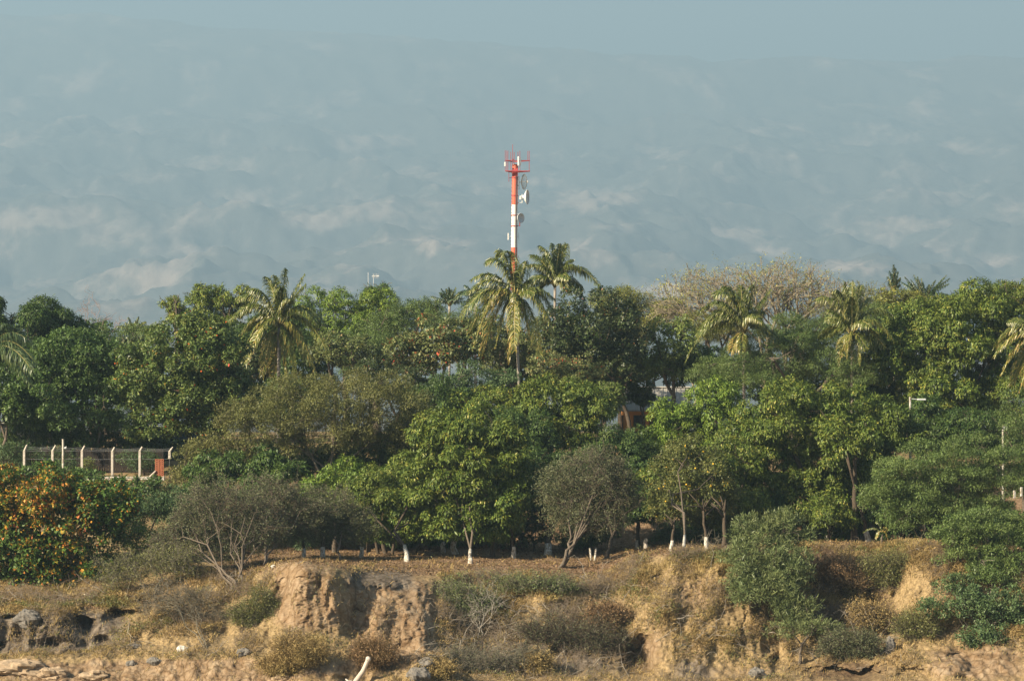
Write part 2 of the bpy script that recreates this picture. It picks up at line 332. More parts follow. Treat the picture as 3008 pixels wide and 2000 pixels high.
# notches, overhangs and caves, really hollow
for (u, v, ru, rv, dep) in ((48, 1452, 13, 30, 1.3), (120, 1484, 34, 13, 1.5), (188, 1438, 26, 24, 2.3), (268, 1420, 36, 17, 2.6), (236, 1476, 22, 15, 1.4), (-5, 1486, 22, 12, 1.2), (92, 1428, 7, 13, .8), (300, 1412, 40, 7, 1.2), (20, 1420, 20, 6, .9),
        (1470, 1525, 38, 46, 5.0), (1440, 1470, 16, 20, 1.5), (1960, 1554, 110, 24, 5.0), (2120, 1560, 50, 14, 2.5), (2205, 1508, 22, 7, 1.3), (2225, 1560, 22, 10, 1.5), (1790, 1520, 14, 20, 1.5), (815, 1425, 14, 45, .8), (850, 1330, 40, 12, .7),
        (735, 1345, 5, 14, .4), (757, 1385, 6, 20, .5), (690, 1330, 14, 6, .5), (1640, 1300, 8, 10, .6), (1850, 1290, 14, 18, .8), (2015, 1400, 25, 22, 1.2), (1270, 1520, 40, 20, 1.5), (1120, 1460, 30, 16, 1.2), (790, 1560, 24, 10, .8), (1000, 1560, 20, 12, 1), (345, 1390, 40, 6, 1), (1290, 1400, 30, 14, .8), (1360, 1450, 24, 18, 1)):
    wob = 1 + .5 * n_mid
    d -= dep * np.exp(-(((U - u) / (ru * wob)) ** 2 + ((V - v) / (rv * wob)) ** 2) ** 1.5)
slope_w = np.clip(face, 0, 1)
Yw -= d * slope_w
Z += np.where(par[:, None] < 3.05, n_mid * .22 + n_sm * .07, n_sm * .02 + n_mid * .05) * 1.0
Z += (par[:, None] > 6.6) * n_mid * .06
P2 = np.stack([X, Yw, Z], -1)
NV = len(par)
idx = np.arange(NV * NU).reshape(NV, NU)
Fq = np.stack([idx[:-1, :-1], idx[:-1, 1:], idx[1:, 1:], idx[1:, :-1]], -1).reshape(-1, 4)
face_rows = (par[:, None] > 2.0) & (par[:, None] < 6.6)
litter = np.clip(np.interp(par, [5.5, 6.1, 9, 9.3], [0, 1, 1, .3])[:, None] * (U > 500) + 1.2 * blob(1440, 1335, 60, 22) + .9 * blob(60, 1390, 200, 18, 4) + .8 * blob(280, 1370, 80, 20), 0, 1)
m, nt, out = new_mat("coast_ground")
p = N(nt, "ShaderNodeBsdfPrincipled"); p.inputs["Roughness"].default_value = .95; p.inputs["Specular IOR Level"].default_value = .08
nA = noise(nt, .7, 8, .65); nB = noise(nt, 3.5, 6, .7); nC = noise(nt, 1.2, 6, .6, stretch=(1.6, 1, .35))
straw = ramp(nt, [(.25, (.07, .05, .026)), (.5, (.23, .165, .085)), (.75, (.38, .28, .15))], nB)
sand = ramp(nt, [(.2, (.13, .085, .05)), (.5, (.26, .19, .122)), (.8, (.38, .295, .2))], nA)
sand = mix(nt, sand, ramp(nt, [(.35, (.6, .5, .4)), (.6, (1, 1, 1))], nC), .7, 'MULTIPLY')
gry = ramp(nt, [(.25, (.05, .04, .03)), (.5, (.125, .1, .076)), (.8, (.24, .2, .155))], nC)
hollow_shade = ramp(nt, [(.3, (.06, .04, .025)), (.7, (.13, .085, .05))], nB)  # brown tone of the painted hollow shade
lit = ramp(nt, [(.25, (.085, .055, .032)), (.5, (.19, .125, .075)), (.75, (.3, .21, .13))], nB)
def soft(a): 
    s = mth(nt, 'MULTIPLY_ADD', nA, .9); nt.nodes[-1].inputs[2].default_value = -.45
    s = mth(nt, 'ADD', s, attr(nt, a)); s = mth(nt, 'MULTIPLY_ADD', s, 2.2, clamp=True); nt.nodes[-1].inputs[2].default_value = -.6; return s
c = mix(nt, straw, lit, soft("litter")); c = mix(nt, c, hollow_shade, soft("dark")); vo = N(nt, "ShaderNodeTexVoronoi"); vo.feature = 'DISTANCE_TO_EDGE'; vo.inputs["Scale"].default_value = 1.0
tc = N(nt, "ShaderNodeTexCoord"); mp = N(nt, "ShaderNodeMapping"); mp.inputs["Scale"].default_value = (1.1, .8, .45); nz = N(nt, "ShaderNodeTexNoise"); nz.inputs["Scale"].default_value = 1.3; nt.links.new(tc.outputs["Object"], nz.inputs[0])
wv = mix(nt, tc.outputs["Object"], nz.outputs["Color"], .35, 'LINEAR_LIGHT'); nt.links.new(wv, mp.inputs[0]); nt.links.new(mp.outputs[0], vo.inputs["Vector"])
crk = ramp(nt, [(0, (.35, .3, .24)), (.05, (.8, .77, .72)), (.12, (1, 1, 1))], vo.outputs["Distance"]); sand = mix(nt, sand, crk, .8, 'MULTIPLY'); gry = mix(nt, gry, crk, .6, 'MULTIPLY')
lay = ramp(nt, [(.35, (.78, .72, .64)), (.5, (1, 1, 1)), (.62, (.86, .82, .78))], noise(nt, 1.0, 5, .6, stretch=(.12, .12, 1.7))); sand = mix(nt, sand, lay, .8, 'MULTIPLY')
c = mix(nt, c, sand, soft("pale")); c = mix(nt, c, gry, soft("grey"))
nt.links.new(c, p.inputs["Base Color"])
b = N(nt, "ShaderNodeBump"); b.inputs["Strength"].default_value = .9; b.inputs["Distance"].default_value = .12
hb = mth(nt, 'ADD', nB, mth(nt, 'MULTIPLY', noise(nt, 9, 5, .7), .5)); nt.links.new(hb, b.inputs["Height"]); nt.links.new(b.outputs[0], p.inputs["Normal"])
nt.links.new(p.outputs[0], out.inputs[0])
ground = mesh_np("ground", P2.reshape(-1, 3), Fq, m, smooth=True, attrs={"pale": ('POINT', np.clip(pale, 0, 1).ravel()), "grey": ('POINT', np.clip(grey, 0, 1).ravel()), "dark": ('POINT', np.clip(dark, 0, 1).ravel()), "litter": ('POINT', litter.ravel())})
tag(ground, "sandy coastal bank rising from rocks over a crumbling cliff to an orchard floor", kind="structure")
bvh = BVHTree.FromPolygons([tuple(q) for q in P2[::2, ::2].reshape(-1, 3)], [tuple(int(i) for i in q) for q in (lambda I: np.stack([I[:-1, :-1], I[:-1, 1:], I[1:, 1:], I[1:, :-1]], -1).reshape(-1, 4))(np.arange(P2[::2, ::2].shape[0] * P2[::2, ::2].shape[1]).reshape(P2[::2, ::2].shape[:2]))])
def drop(x, y, dz=0.0):
    h = bvh.ray_cast(Vector((x, y, 80)), Vector((0, 0, -1)))
    return np.array([x, y, (h[0].z if h[0] else 19.0) + dz])
def pick(u, v):
    q = at(u, v, 100.0); dr = Vector(tuple(q)) - Vector((0, 0, CAMZ))
    h = bvh.ray_cast(Vector((0, 0, CAMZ)), dr.normalized())
    return np.array(h[0]) if h[0] else at(u, v, 262)

# ------------------------------------------------------------------ far hills
nx, ny = 620, 620
hu = np.linspace(-1.0, 1.0, nx); hy = 436 + (np.linspace(0, 1, ny) ** 1.6) * 51000
HX = hu[None, :] * (hy[:, None] * .21 + 90); HY = hy[:, None] * np.ones(nx)
prof_Y = [430, 700, 1500, 11000, 12300, 15000, 18000, 21000, 26000, 31000, 34500]
prof_v = [None, None, None, 790, 742, 650, 555, 470, 330, 195, 120]
HU = CU + F * HX / HY
ridge_v = np.interp(HU, [-300, 0, 300, 700, 1100, 1400, 1700, 2358, 2700], [10, 20, 52, 92, 130, 175, 185, 170, 160])
vv = np.interp(HY, prof_Y[3:], prof_v[3:])
zz = CAMZ + (941 - vv) / F * HY
zfar = CAMZ + (941 - ridge_v) / F * 36000
zz = np.where(HY > 11000, zz, np.interp(HY, [430, 520, 5600, 11000], [18.9, 12, 5, CAMZ + (941 - 790) / F * 11000]))
tt = np.clip((HY - 30000) / 6000, 0, 1); zz = zz * (1 - tt) + zfar * tt
zz = np.where(HY > 36000, zfar - (HY - 36000) * .25, zz)
rid = 1 - np.abs(fbm(HX / 2700, HY / 4200, HX * 0 + 3, 5, .5)); rid2 = 1 - np.abs(fbm(HX / 1000 + 9, HY / 1700, HX * 0 + 8, 5, .55))
amp = np.interp(HY, [430, 4500, 7800, 15000, 27000, 34500, 37500], [0, 0, 60, 230, 220, 70, 20])
zz = zz + amp * ((rid - .75) * 1.4 + (rid2 - .7) * .7 + fbm(HX / 330, HY / 480, HX * 0, 4) * .15)
HP = np.stack([HX, HY, zz], -1)
hU, hV = proj(HP)
fld = np.zeros_like(HX)
for (u, v, ru, rv, a) in ((860, 330, 120, 13, 1.3), (880, 362, 70, 9, 1), (690, 345, 30, 7, .8), (60, 500, 170, 26, 1.3), (260, 540, 120, 26, .8), (715, 512, 75, 16, 1.2), (600, 460, 110, 30, .55), (850, 480, 70, 26, .6), (960, 400, 60, 22, .7), (1340, 460, 60, 26, 1.2), (1430, 455, 60, 12, 1), (1270, 418, 60, 12, 1),
        (150, 185, 80, 24, .6), (170, 258, 90, 13, .7), (370, 648, 40, 14, 1), (1010, 560, 120, 12, .8), (1720, 535, 110, 13, .9), (1800, 580, 60, 12, 1), (1990, 615, 130, 9, 1), (2160, 455, 60, 16, .7), (2220, 345, 50, 14, .6), (1430, 525, 50, 12, .7), (500, 395, 120, 30, .5), (380, 575, 160, 10, .5), (2130, 515, 90, 12, .6), (2290, 600, 60, 16, .7), (20, 420, 50, 14, .8), (1500, 345, 40, 7, .7), (2220, 335, 60, 10, .6)):
    fld += a * np.exp(-(((hU - u) / ru) ** 2 + ((hV - v) / rv) ** 2) ** 1.5)
m, nt, out = new_mat("hillside")
p = N(nt, "ShaderNodeBsdfPrincipled"); p.inputs["Roughness"].default_value = 1; p.inputs["Specular IOR Level"].default_value = 0
nA = noise(nt, .0020, 10, .64, stretch=(1, .3, 1)); nB = noise(nt, .014, 7, .7, stretch=(1, .3, 1))
s = mth(nt, 'MULTIPLY_ADD', nA, 6.5); nt.nodes[-1].inputs[2].default_value = -3.38
s = mth(nt, 'ADD', s, mth(nt, 'MULTIPLY', attr(nt, "field"), 1.1)); s = mth(nt, 'ADD', s, mth(nt, 'MULTIPLY_ADD', nB, 1.2)); nt.nodes[-2].inputs[2].default_value = 0
s = mth(nt, 'SUBTRACT', s, .62); s = mth(nt, 'MULTIPLY', s, 1.0, clamp=True)
scrub = ramp(nt, [(.3, (.1, .105, .095)), (.7, (.19, .18, .16))], nB)
gold = ramp(nt, [(.3, (.32, .245, .2)), (.7, (.58, .46, .385))], nB)
nt.links.new(mix(nt, scrub, gold, s), p.inputs["Base Color"]); nt.links.new(p.outputs[0], out.inputs[0])
idx = np.arange(ny * nx).reshape(ny, nx)
hills = mesh_np("hills", HP.reshape(-1, 3), np.stack([idx[:-1, :-1], idx[:-1, 1:], idx[1:, 1:], idx[1:, :-1]], -1).reshape(-1, 4), m, smooth=True, attrs={"field": ('POINT', np.clip(fld, 0, 1.3).ravel())})
tag(hills, "dry hills with straw coloured fields fading into haze", kind="structure")

# ------------------------------------------------------------------ sea in front of the rocks (below the frame)
sea = MB().add([(-3000, -400, -0.6), (3000, -400, -0.6), (3000, 222, -0.6), (-3000, 222, -0.6)], [(0, 1, 2, 3)]).build("water", plain("sea_water", (.02, .05, .06), (.03, .07, .08), .3, .1, .5, bump=.3))
tag(sea, "dark sea water below the rocks", kind="structure")

# ------------------------------------------------------------------ haze
hz = MB().box((0, 26000, 2300), (27000, 53400, 4606)).build("haze", None)
hz.data.materials.clear()
m, nt, out = new_mat("haze_air"); pv = N(nt, "ShaderNodeVolumePrincipled")
pv.inputs["Color"].default_value = (.52, .78, 1.0, 1); pv.inputs["Density"].default_value = 0.95e-4; pv.inputs["Anisotropy"].default_value = 0.1
nt.links.new(pv.outputs[0], out.inputs["Volume"]); hz.data.materials.append(m)
tag(hz, "pale blue haze between the coast and the far hills", kind="stuff")
# ------------------------------------------------------------------ plant builders
def rand_unit(rng, n):
    v = rng.normal(size=(n, 3)); return norm(v)
def leaves(Pc, D, Nn, L, W, fold=.18, rng=None):
    """rhombic folded leaves: base Pc, direction D, normal hint Nn, length L, width W -> vertices, quads"""
    n = len(Pc); S = norm(np.cross(D, Nn)); Nr = np.cross(S, D)
    L = np.asarray(L).reshape(-1, 1) * np.ones((n, 1)); W = np.asarray(W).reshape(-1, 1) * np.ones((n, 1))
    V = np.empty((n, 4, 3)); V[:, 0] = Pc
    V[:, 1] = Pc + D * L * .5 + S * W * .5 + Nr * W * fold; V[:, 2] = Pc + D * L - Nr * L * .12; V[:, 3] = Pc + D * L * .5 - S * W * .5 + Nr * W * fold
    return V.reshape(-1, 3), np.arange(n * 4).reshape(n, 4)
def seg_mesh(A, B, ra, rb, sides):
    """tapered prisms from A to B"""
    n = len(A); D = norm(B - A); up = np.where(np.abs(D[:, 2:3]) < .8, np.array([[0, 0, 1.]]), np.array([[1., 0, 0]]))
    S = norm(np.cross(D, up)); T = np.cross(D, S); V = np.empty((n, 2, sides, 3))
    for k in range(sides):
        a = 2 * math.pi * k / sides; o = S * math.cos(a) + T * math.sin(a)
        V[:, 0, k] = A + o * ra[:, None]; V[:, 1, k] = B + o * rb[:, None]
    base = (np.arange(n) * 2 * sides)[:, None]
    Fc = np.stack([np.concatenate([base + k, base + (k + 1) % sides, base + sides + (k + 1) % sides, base + sides + k], 1) for k in range(sides)], 1).reshape(-1, 4)
    return V.reshape(-1, 3), Fc
def skeleton(stem_pts, r0, targets, rng, rtip=.012, f=(.3, .55), jit=.12, sag=0.0, powr=.5):
    """stem polyline, then repeated splitting towards the targets; returns segments"""
    segs = []; st = [np.asarray(p, float) for p in stem_pts]
    nT = len(targets)
    for i in range(len(st) - 1):
        a = r0 * (1 - .3 * i / max(1, len(st) - 1)); b = r0 * (1 - .3 * (i + 1) / max(1, len(st) - 1)); segs.append((st[i], st[i + 1], a, b))
    rr = r0 * .68
    def rad(n): return max(rtip, rr * (n / nT) ** powr)
    stack = [(st[-1], np.arange(nT))]
    while stack:
        p, ix = stack.pop(); n = len(ix)
        if n == 1:
            q = targets[ix[0]]; L = np.linalg.norm(q - p)
            if L > .5:
                m_ = (p + q) / 2 + rng.normal(size=3) * L * jit + np.array([0, 0, L * .06]); segs.append((p, m_, rad(1) * 1.2, rad(1))); segs.append((m_, q, rad(1), rad(1) * .6))
            else: segs.append((p, q, rad(1), rad(1) * .6))
            continue
        Q = targets[ix]; ax = Q[rng.integers(n)] - Q[rng.integers(n)]
        if n > 6:
            cc = np.cov((Q - Q.mean(0)).T); wv, ev = np.linalg.eigh(cc); ax = ev[:, 2] + rng.normal(size=3) * .35
        if np.linalg.norm(ax) < 1e-6: ax = rng.normal(size=3)
        s = Q @ ax; k = int(np.clip(round(n * rng.uniform(.3, .7)), 1, n - 1)); o = np.argsort(s)
        for part in (o[:k], o[k:]):
            g = ix[part]; c = targets[g].mean(0); d = c - p; L = np.linalg.norm(d)
            if len(g) == 1: stack.append((p, g)); continue
            q = p + d * rng.uniform(*f) + rng.normal(size=3) * L * jit * .6 + np.array([0, 0, L * (.05 - sag)])
            segs.append((p, q, rad(len(g)) * 1.12, rad(len(g)))); stack.append((q, g))
    A = np.array([s[0] for s in segs]); B = np.array([s[1] for s in segs]); ra = np.array([s[2] for s in segs]); rb = np.array([s[3] for s in segs])
    return A, B, ra, rb
def wood_mesh(name, segs, mat, parent, rmin=0.0):
    A, B, ra, rb = segs; Vs = []; Fs = []; off = 0
    for lo, hi, sd_ in ((0.07, 99, 8), (0.025, .07, 5), (rmin, .025, 3)):
        k = (ra >= lo) & (ra < hi)
        if not k.any(): continue
        v, f_ = seg_mesh(A[k], B[k] + norm(B[k] - A[k]) * rb[k][:, None] * .5, ra[k], rb[k], sd_); Vs.append(v); Fs.append(f_ + off); off += len(v)
    return mesh_np(name, np.concatenate(Vs), np.concatenate(Fs), mat, parent, smooth=True)
def sublobes(lobes, rng, size=.33, n_per=None, bottom=-.55):
    """break each big ellipsoid (centre, radii) into overlapping smaller ones on and in its outside"""
    out = []
    for c, r in lobes:
        mean = (r[0] * r[1] * r[2]) ** (1 / 3); n = n_per or int(np.clip(11 * (.33 / size) ** 2, 7, 60))
        i = np.arange(n) + .5; ph = np.arccos(1 - 2 * i / n); th = math.pi * (1 + 5 ** .5) * i + rng.uniform(0, 6)
        d = np.stack([np.cos(th) * np.sin(ph), np.sin(th) * np.sin(ph), np.cos(ph)], -1) + rng.normal(size=(n, 3)) * .16
        d = norm(d); d = d[d[:, 2] > bottom]
        for q in d:
            s = size * rng.uniform(.7, 1.3); k = rng.uniform(.6, .92)
            out.append((c + q * r * (1 - s * .62) * (.8 + .25 * k), np.array([mean * s * rng.uniform(.9, 1.25), mean * s * rng.uniform(.9, 1.25), min(r[2], mean) * s * rng.uniform(.75, 1.05)])))
        out.append((c, r * .55))
    return out
def shell_points(subs, rng, spacing, shell=1.0, top_bias=.35, cull=.82, back=.45):
    Ps = []; Ns = []
    SC = np.array([s[0] for s in subs]); SR = np.array([s[1] for s in subs])
    for c, r in subs:
        area = 4 * math.pi * ((r[0] * r[1]) ** 1.6 / 3 + (r[0] * r[2]) ** 1.6 / 3 + (r[1] * r[2]) ** 1.6 / 3) ** (1 / 1.6)
        n = int(area / spacing ** 2) + 3; d = rand_unit(rng, n); keep = (d[:, 2] > -.75 + rng.uniform(-.2, .2, n)) & ((d[:, 1] < .35) | (rng.random(n) < back)); d = d[keep]
        Ps.append(c + d * r * shell * rng.uniform(.82, 1.1, (len(d), 1))); Ns.append(norm(d / r))
    Ps = np.concatenate(Ps); Ns = np.concatenate(Ns)
    k = np.ones(len(Ps), bool)
    for c, r in zip(SC, SR): k &= (((Ps - c) / r) ** 2).sum(1) > cull ** 2 * shell ** 2 * .98 
    return Ps[k], Ns[k]
KINDS_ = {  # leaf length, width, leaves per clump, spacing, droop, radial, random, scatter, flat
 'mango':  dict(L=.28, W=.085, k=12, sp=.345, droop=.75, rad=.7, rnd=.75, sc=.13, up=.5),
 'almond': dict(L=.27, W=.15, k=8, sp=.385, droop=.05, rad=.55, rnd=.75, sc=.13, up=.9),
 'citrus': dict(L=.19, W=.09, k=13, sp=.35, droop=.1, rad=.5, rnd=.9, sc=.2, up=.5),
 'fine':   dict(L=.2, W=.06, k=17, sp=.40, droop=.05, rad=.55, rnd=.85, sc=.2, up=1.0),
 'tam':    dict(L=.26, W=.045, k=13, sp=.36, droop=-.25, rad=.8, rnd=.6, sc=.16, up=.4),
 'bush':   dict(L=.2, W=.09, k=12, sp=.4, droop=.1, rad=.6, rnd=.8, sc=.16, up=.6),
}
def crown_leaves(rng, Pp, Nn, kd, scale=1.0, kmul=1.0):
    k = max(2, int(kd['k'] * kmul)); n = len(Pp); R = rng.normal(size=(n * k, 3))
    Pc = np.repeat(Pp, k, 0) + R * kd['sc'] * scale * np.array([1, 1, .7]); Nl = np.repeat(Nn, k, 0)
    D = norm(Nl * kd['rad'] + rand_unit(rng, n * k) * kd['rnd'] - np.array([0, 0, kd['droop']]))
    H = norm(Nl * .5 + np.array([0, 0, kd['up']]) + rand_unit(rng, n * k) * .45)
    L = kd['L'] * scale * rng.uniform(.7, 1.25, n * k); W = kd['W'] * scale * rng.uniform(.75, 1.25, n * k)
    cl = np.repeat(rng.random(n), k)
    tint = np.clip(cl * .5 + rng.random(n * k) ** 1.3 * .55, 0, 1)
    return (*leaves(Pc, D, H, L, W), tint)
def px(Y): return F / Y
def lobes_w(lobes, Y, depth=.9, grow=1.1):
    o = []
    lobes = [(l[0], l[1], l[2] * grow, l[3] * grow, *l[4:]) for l in lobes]
    for i, l in enumerate(lobes):
        u, v, ru, rv = l[:4]; dy = l[4] if len(l) > 4 else 0
        c = at(u, v, Y + dy); s = px(Y + dy); o.append((c, np.array([ru / s, max(min(ru, rv * 1.6) / s * depth, 1.0), rv / s])))
    return o
def tree(name, label, kind, matk, lobes, Y, base=None, seed=1, cat="tree", size=.33, trunk_r=None, bark=None, wash=False, group=None, dens=1.0, scale=1.0, depth=.9, lean=0.0,
         twigs=0, inner=.5, flat=None, fruits=0, spread=None, stems=1, bottom=-.55, tshift=None, washh=1.15, tr=None):
    rng = np.random.default_rng(seed); kd = dict(KINDS_[kind]); scale *= [.86, .95, 1.04, 1.14][seed % 4]; kd['sp'] /= math.sqrt(dens)
    Lw = lobes_w(lobes, Y, depth, 1.12); c0 = sum(c for c, r in Lw) / len(Lw)
    if base is None: b = drop(c0[0], c0[1])
    elif isinstance(base, tuple): b = pick(*base)
    else: b = drop((base - CU) / F * Y, Y)
    root = empty(name, b); tag(root, label, cat, group)
    subs = sublobes(Lw, rng, size, bottom=bottom)
    if flat: subs = [(c, r * np.array([1.25, 1.25, flat])) for c, r in subs]
    Pp, Nn = shell_points(subs, rng, kd['sp'], top_bias=.3)
    # woody skeleton
    tg = np.array([c for c, r in subs]);
    extra = Pp[rng.choice(len(Pp), min(len(Pp), 60 + twigs), replace=False)] if len(Pp) else tg
    ko = rng.choice(len(Pp), min(len(Pp), 26), replace=False); extra = np.concatenate([extra, Pp[ko] + Nn[ko] * rng.uniform(.2, .75, (len(ko), 1)) + rng.normal(size=(len(ko), 3)) * .15])
    targets = np.concatenate([tg, extra])
    ht = max(.6, (c0[2] - b[2])); low = min(c[2] - r[2] for c, r in Lw)
    r0 = trunk_r or max(.12, .028 * ht + .05)
    fork = b + np.array([(c0[0] - b[0]) * .35, (c0[1] - b[1]) * .4, max(.5, min(ht * .55, (low - b[2]) * .85 if low > b[2] + 1 else ht * .3))])
    allsegs = []
    for s in range(stems):
        bb = b + (rng.normal(size=3) * [.25, .25, 0] if stems > 1 else 0); fk = fork + (rng.normal(size=3) * [ht * .16, ht * .12, ht * .04] if stems > 1 else 0)
        st = [bb - [0, 0, .35]] + [bb + (fk - bb) * q + rng.normal(size=3) * ht * .012 for q in (.25, .5, .75)] + [fk]
        tsel = targets if stems == 1 else targets[s::stems]
        sg = skeleton(st, r0 / (stems ** .5), tsel, rng, rtip=.012)
        ra = sg[2].copy(); ra[0] *= 1.3; allsegs.append((sg[0], sg[1], ra, sg[3]))
    segs = tuple(np.concatenate([s[i] for s in allsegs]) for i in range(4))
    wood_mesh("trunk", segs, bark or M_BARK, root)
    if wash:
        p0 = allsegs[0][0]; p1 = allsegs[0][1]; mb = MB(); hw = washh; zt = b[2] + hw
        pts = [p0[0]]; k = 0
        q0, q1 = p0[0], p1[0]
        path = [q0, q1] + [p1[i] for i in range(1, 4)]; rr = [r0 * 1.3, r0 * .93] + [r0 * (.86 - .07 * i) for i in range(3)]
        P_, R_ = [path[0]], [rr[0] * 1.06]
        for i in range(1, len(path)):
            if path[i][2] < zt: P_.append(path[i]); R_.append(rr[i] * 1.1)
            else:
                t_ = (zt - path[i - 1][2]) / (path[i][2] - path[i - 1][2]); P_.append(path[i - 1] + (path[i] - path[i - 1]) * t_); R_.append((rr[i - 1] + (rr[i] - rr[i - 1]) * t_) * 1.1); break
        mb.tube(P_, R_, 10); mb.build("painted_band", M_WHITE, root, smooth=True)
    V1, F1, T1 = crown_leaves(rng, Pp, Nn, kd, scale)
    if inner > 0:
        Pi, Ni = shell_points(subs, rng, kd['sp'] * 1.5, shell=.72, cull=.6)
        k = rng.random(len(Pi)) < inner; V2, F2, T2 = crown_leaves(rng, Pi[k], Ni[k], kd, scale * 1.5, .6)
        F1 = np.concatenate([F1, F2 + len(V1)]); V1 = np.concatenate([V1, V2]); T1 = np.concatenate([T1, T2 * .6])  # inner leaves toned darker, shade of the crown gaps put into their tint
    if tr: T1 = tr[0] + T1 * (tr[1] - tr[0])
    if tshift is not None:
        cc = V1.reshape(-1, 4, 3)[:, 0]; uu, v_ = proj(cc); T1 = np.clip(tshift(uu, v_, T1, rng), 0, 1)
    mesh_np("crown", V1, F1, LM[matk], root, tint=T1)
    if fruits:
        k = rng.choice(len(Pp), fruits * 3, replace=False); cand = Pp[k]; cand = cand[np.argsort(cand[:, 1])][:fruits]; me = None
        for c in cand:
            if me is None:
                fr = ball(tuple(c), .075, M_FRUIT, "fruit", root); me = fr.data; me_o = fr
            else:
                fr = me_o.copy(); C.objects.link(fr); fr.location = tuple(c - np.array(root.location) + np.array([0, -.12, 0])); fr.parent = root
    return root
def ball(c, r, mat, name, parent=None, sc=(1, 1, 1), amp=0.0, seed=0, seg=14):
    n = seg; th = np.linspace(0, 2 * math.pi, n, endpoint=False); ph = np.linspace(0, math.pi, n // 2 + 1)[1:-1]
    V = [(0, 0, 1)] + [(math.sin(p) * math.cos(t), math.sin(p) * math.sin(t), math.cos(p)) for p in ph for t in th] + [(0, 0, -1)]
    V = np.array(V); m = len(ph)
    if amp:
        q = V * 1.3 + seed * 7.7; V = V * (1 + amp * .6 * fbm(q[:, 0], q[:, 1], q[:, 2], 5, .6))[:, None]
        q = V * .9 + seed * 3.1; V = np.round(V * 3.2 + .25 * fbm(q[:, 0], q[:, 1], q[:, 2], 2)[:, None]) / 3.2 * .15 + V * .85 if seg > 14 else V
    V = V * r * np.array(sc)
    Fc = [(0, 1 + k, 1 + (k + 1) % n) for k in range(n)]; 
    for i in range(m - 1):
        for k in range(n): Fc.append((1 + i * n + k, 1 + (i + 1) * n + k, 1 + (i + 1) * n + (k + 1) % n, 1 + i * n + (k + 1) % n))
    e = len(V) - 1; Fc += [(e, 1 + (m - 1) * n + (k + 1) % n, 1 + (m - 1) * n + k) for k in range(n)]
    me = bpy.data.meshes.new(name); me.from_pydata([tuple(v) for v in V], [], Fc); me.update(); me.materials.append(mat)
    if not amp:
        for p in me.polygons: p.use_smooth = True
    o = bpy.data.objects.new(name, me); C.objects.link(o)
    if parent is not None:
        o.parent = parent; o.location = tuple(np.array(c) - np.array(parent.location))
    else: o.location = tuple(c)
    return o
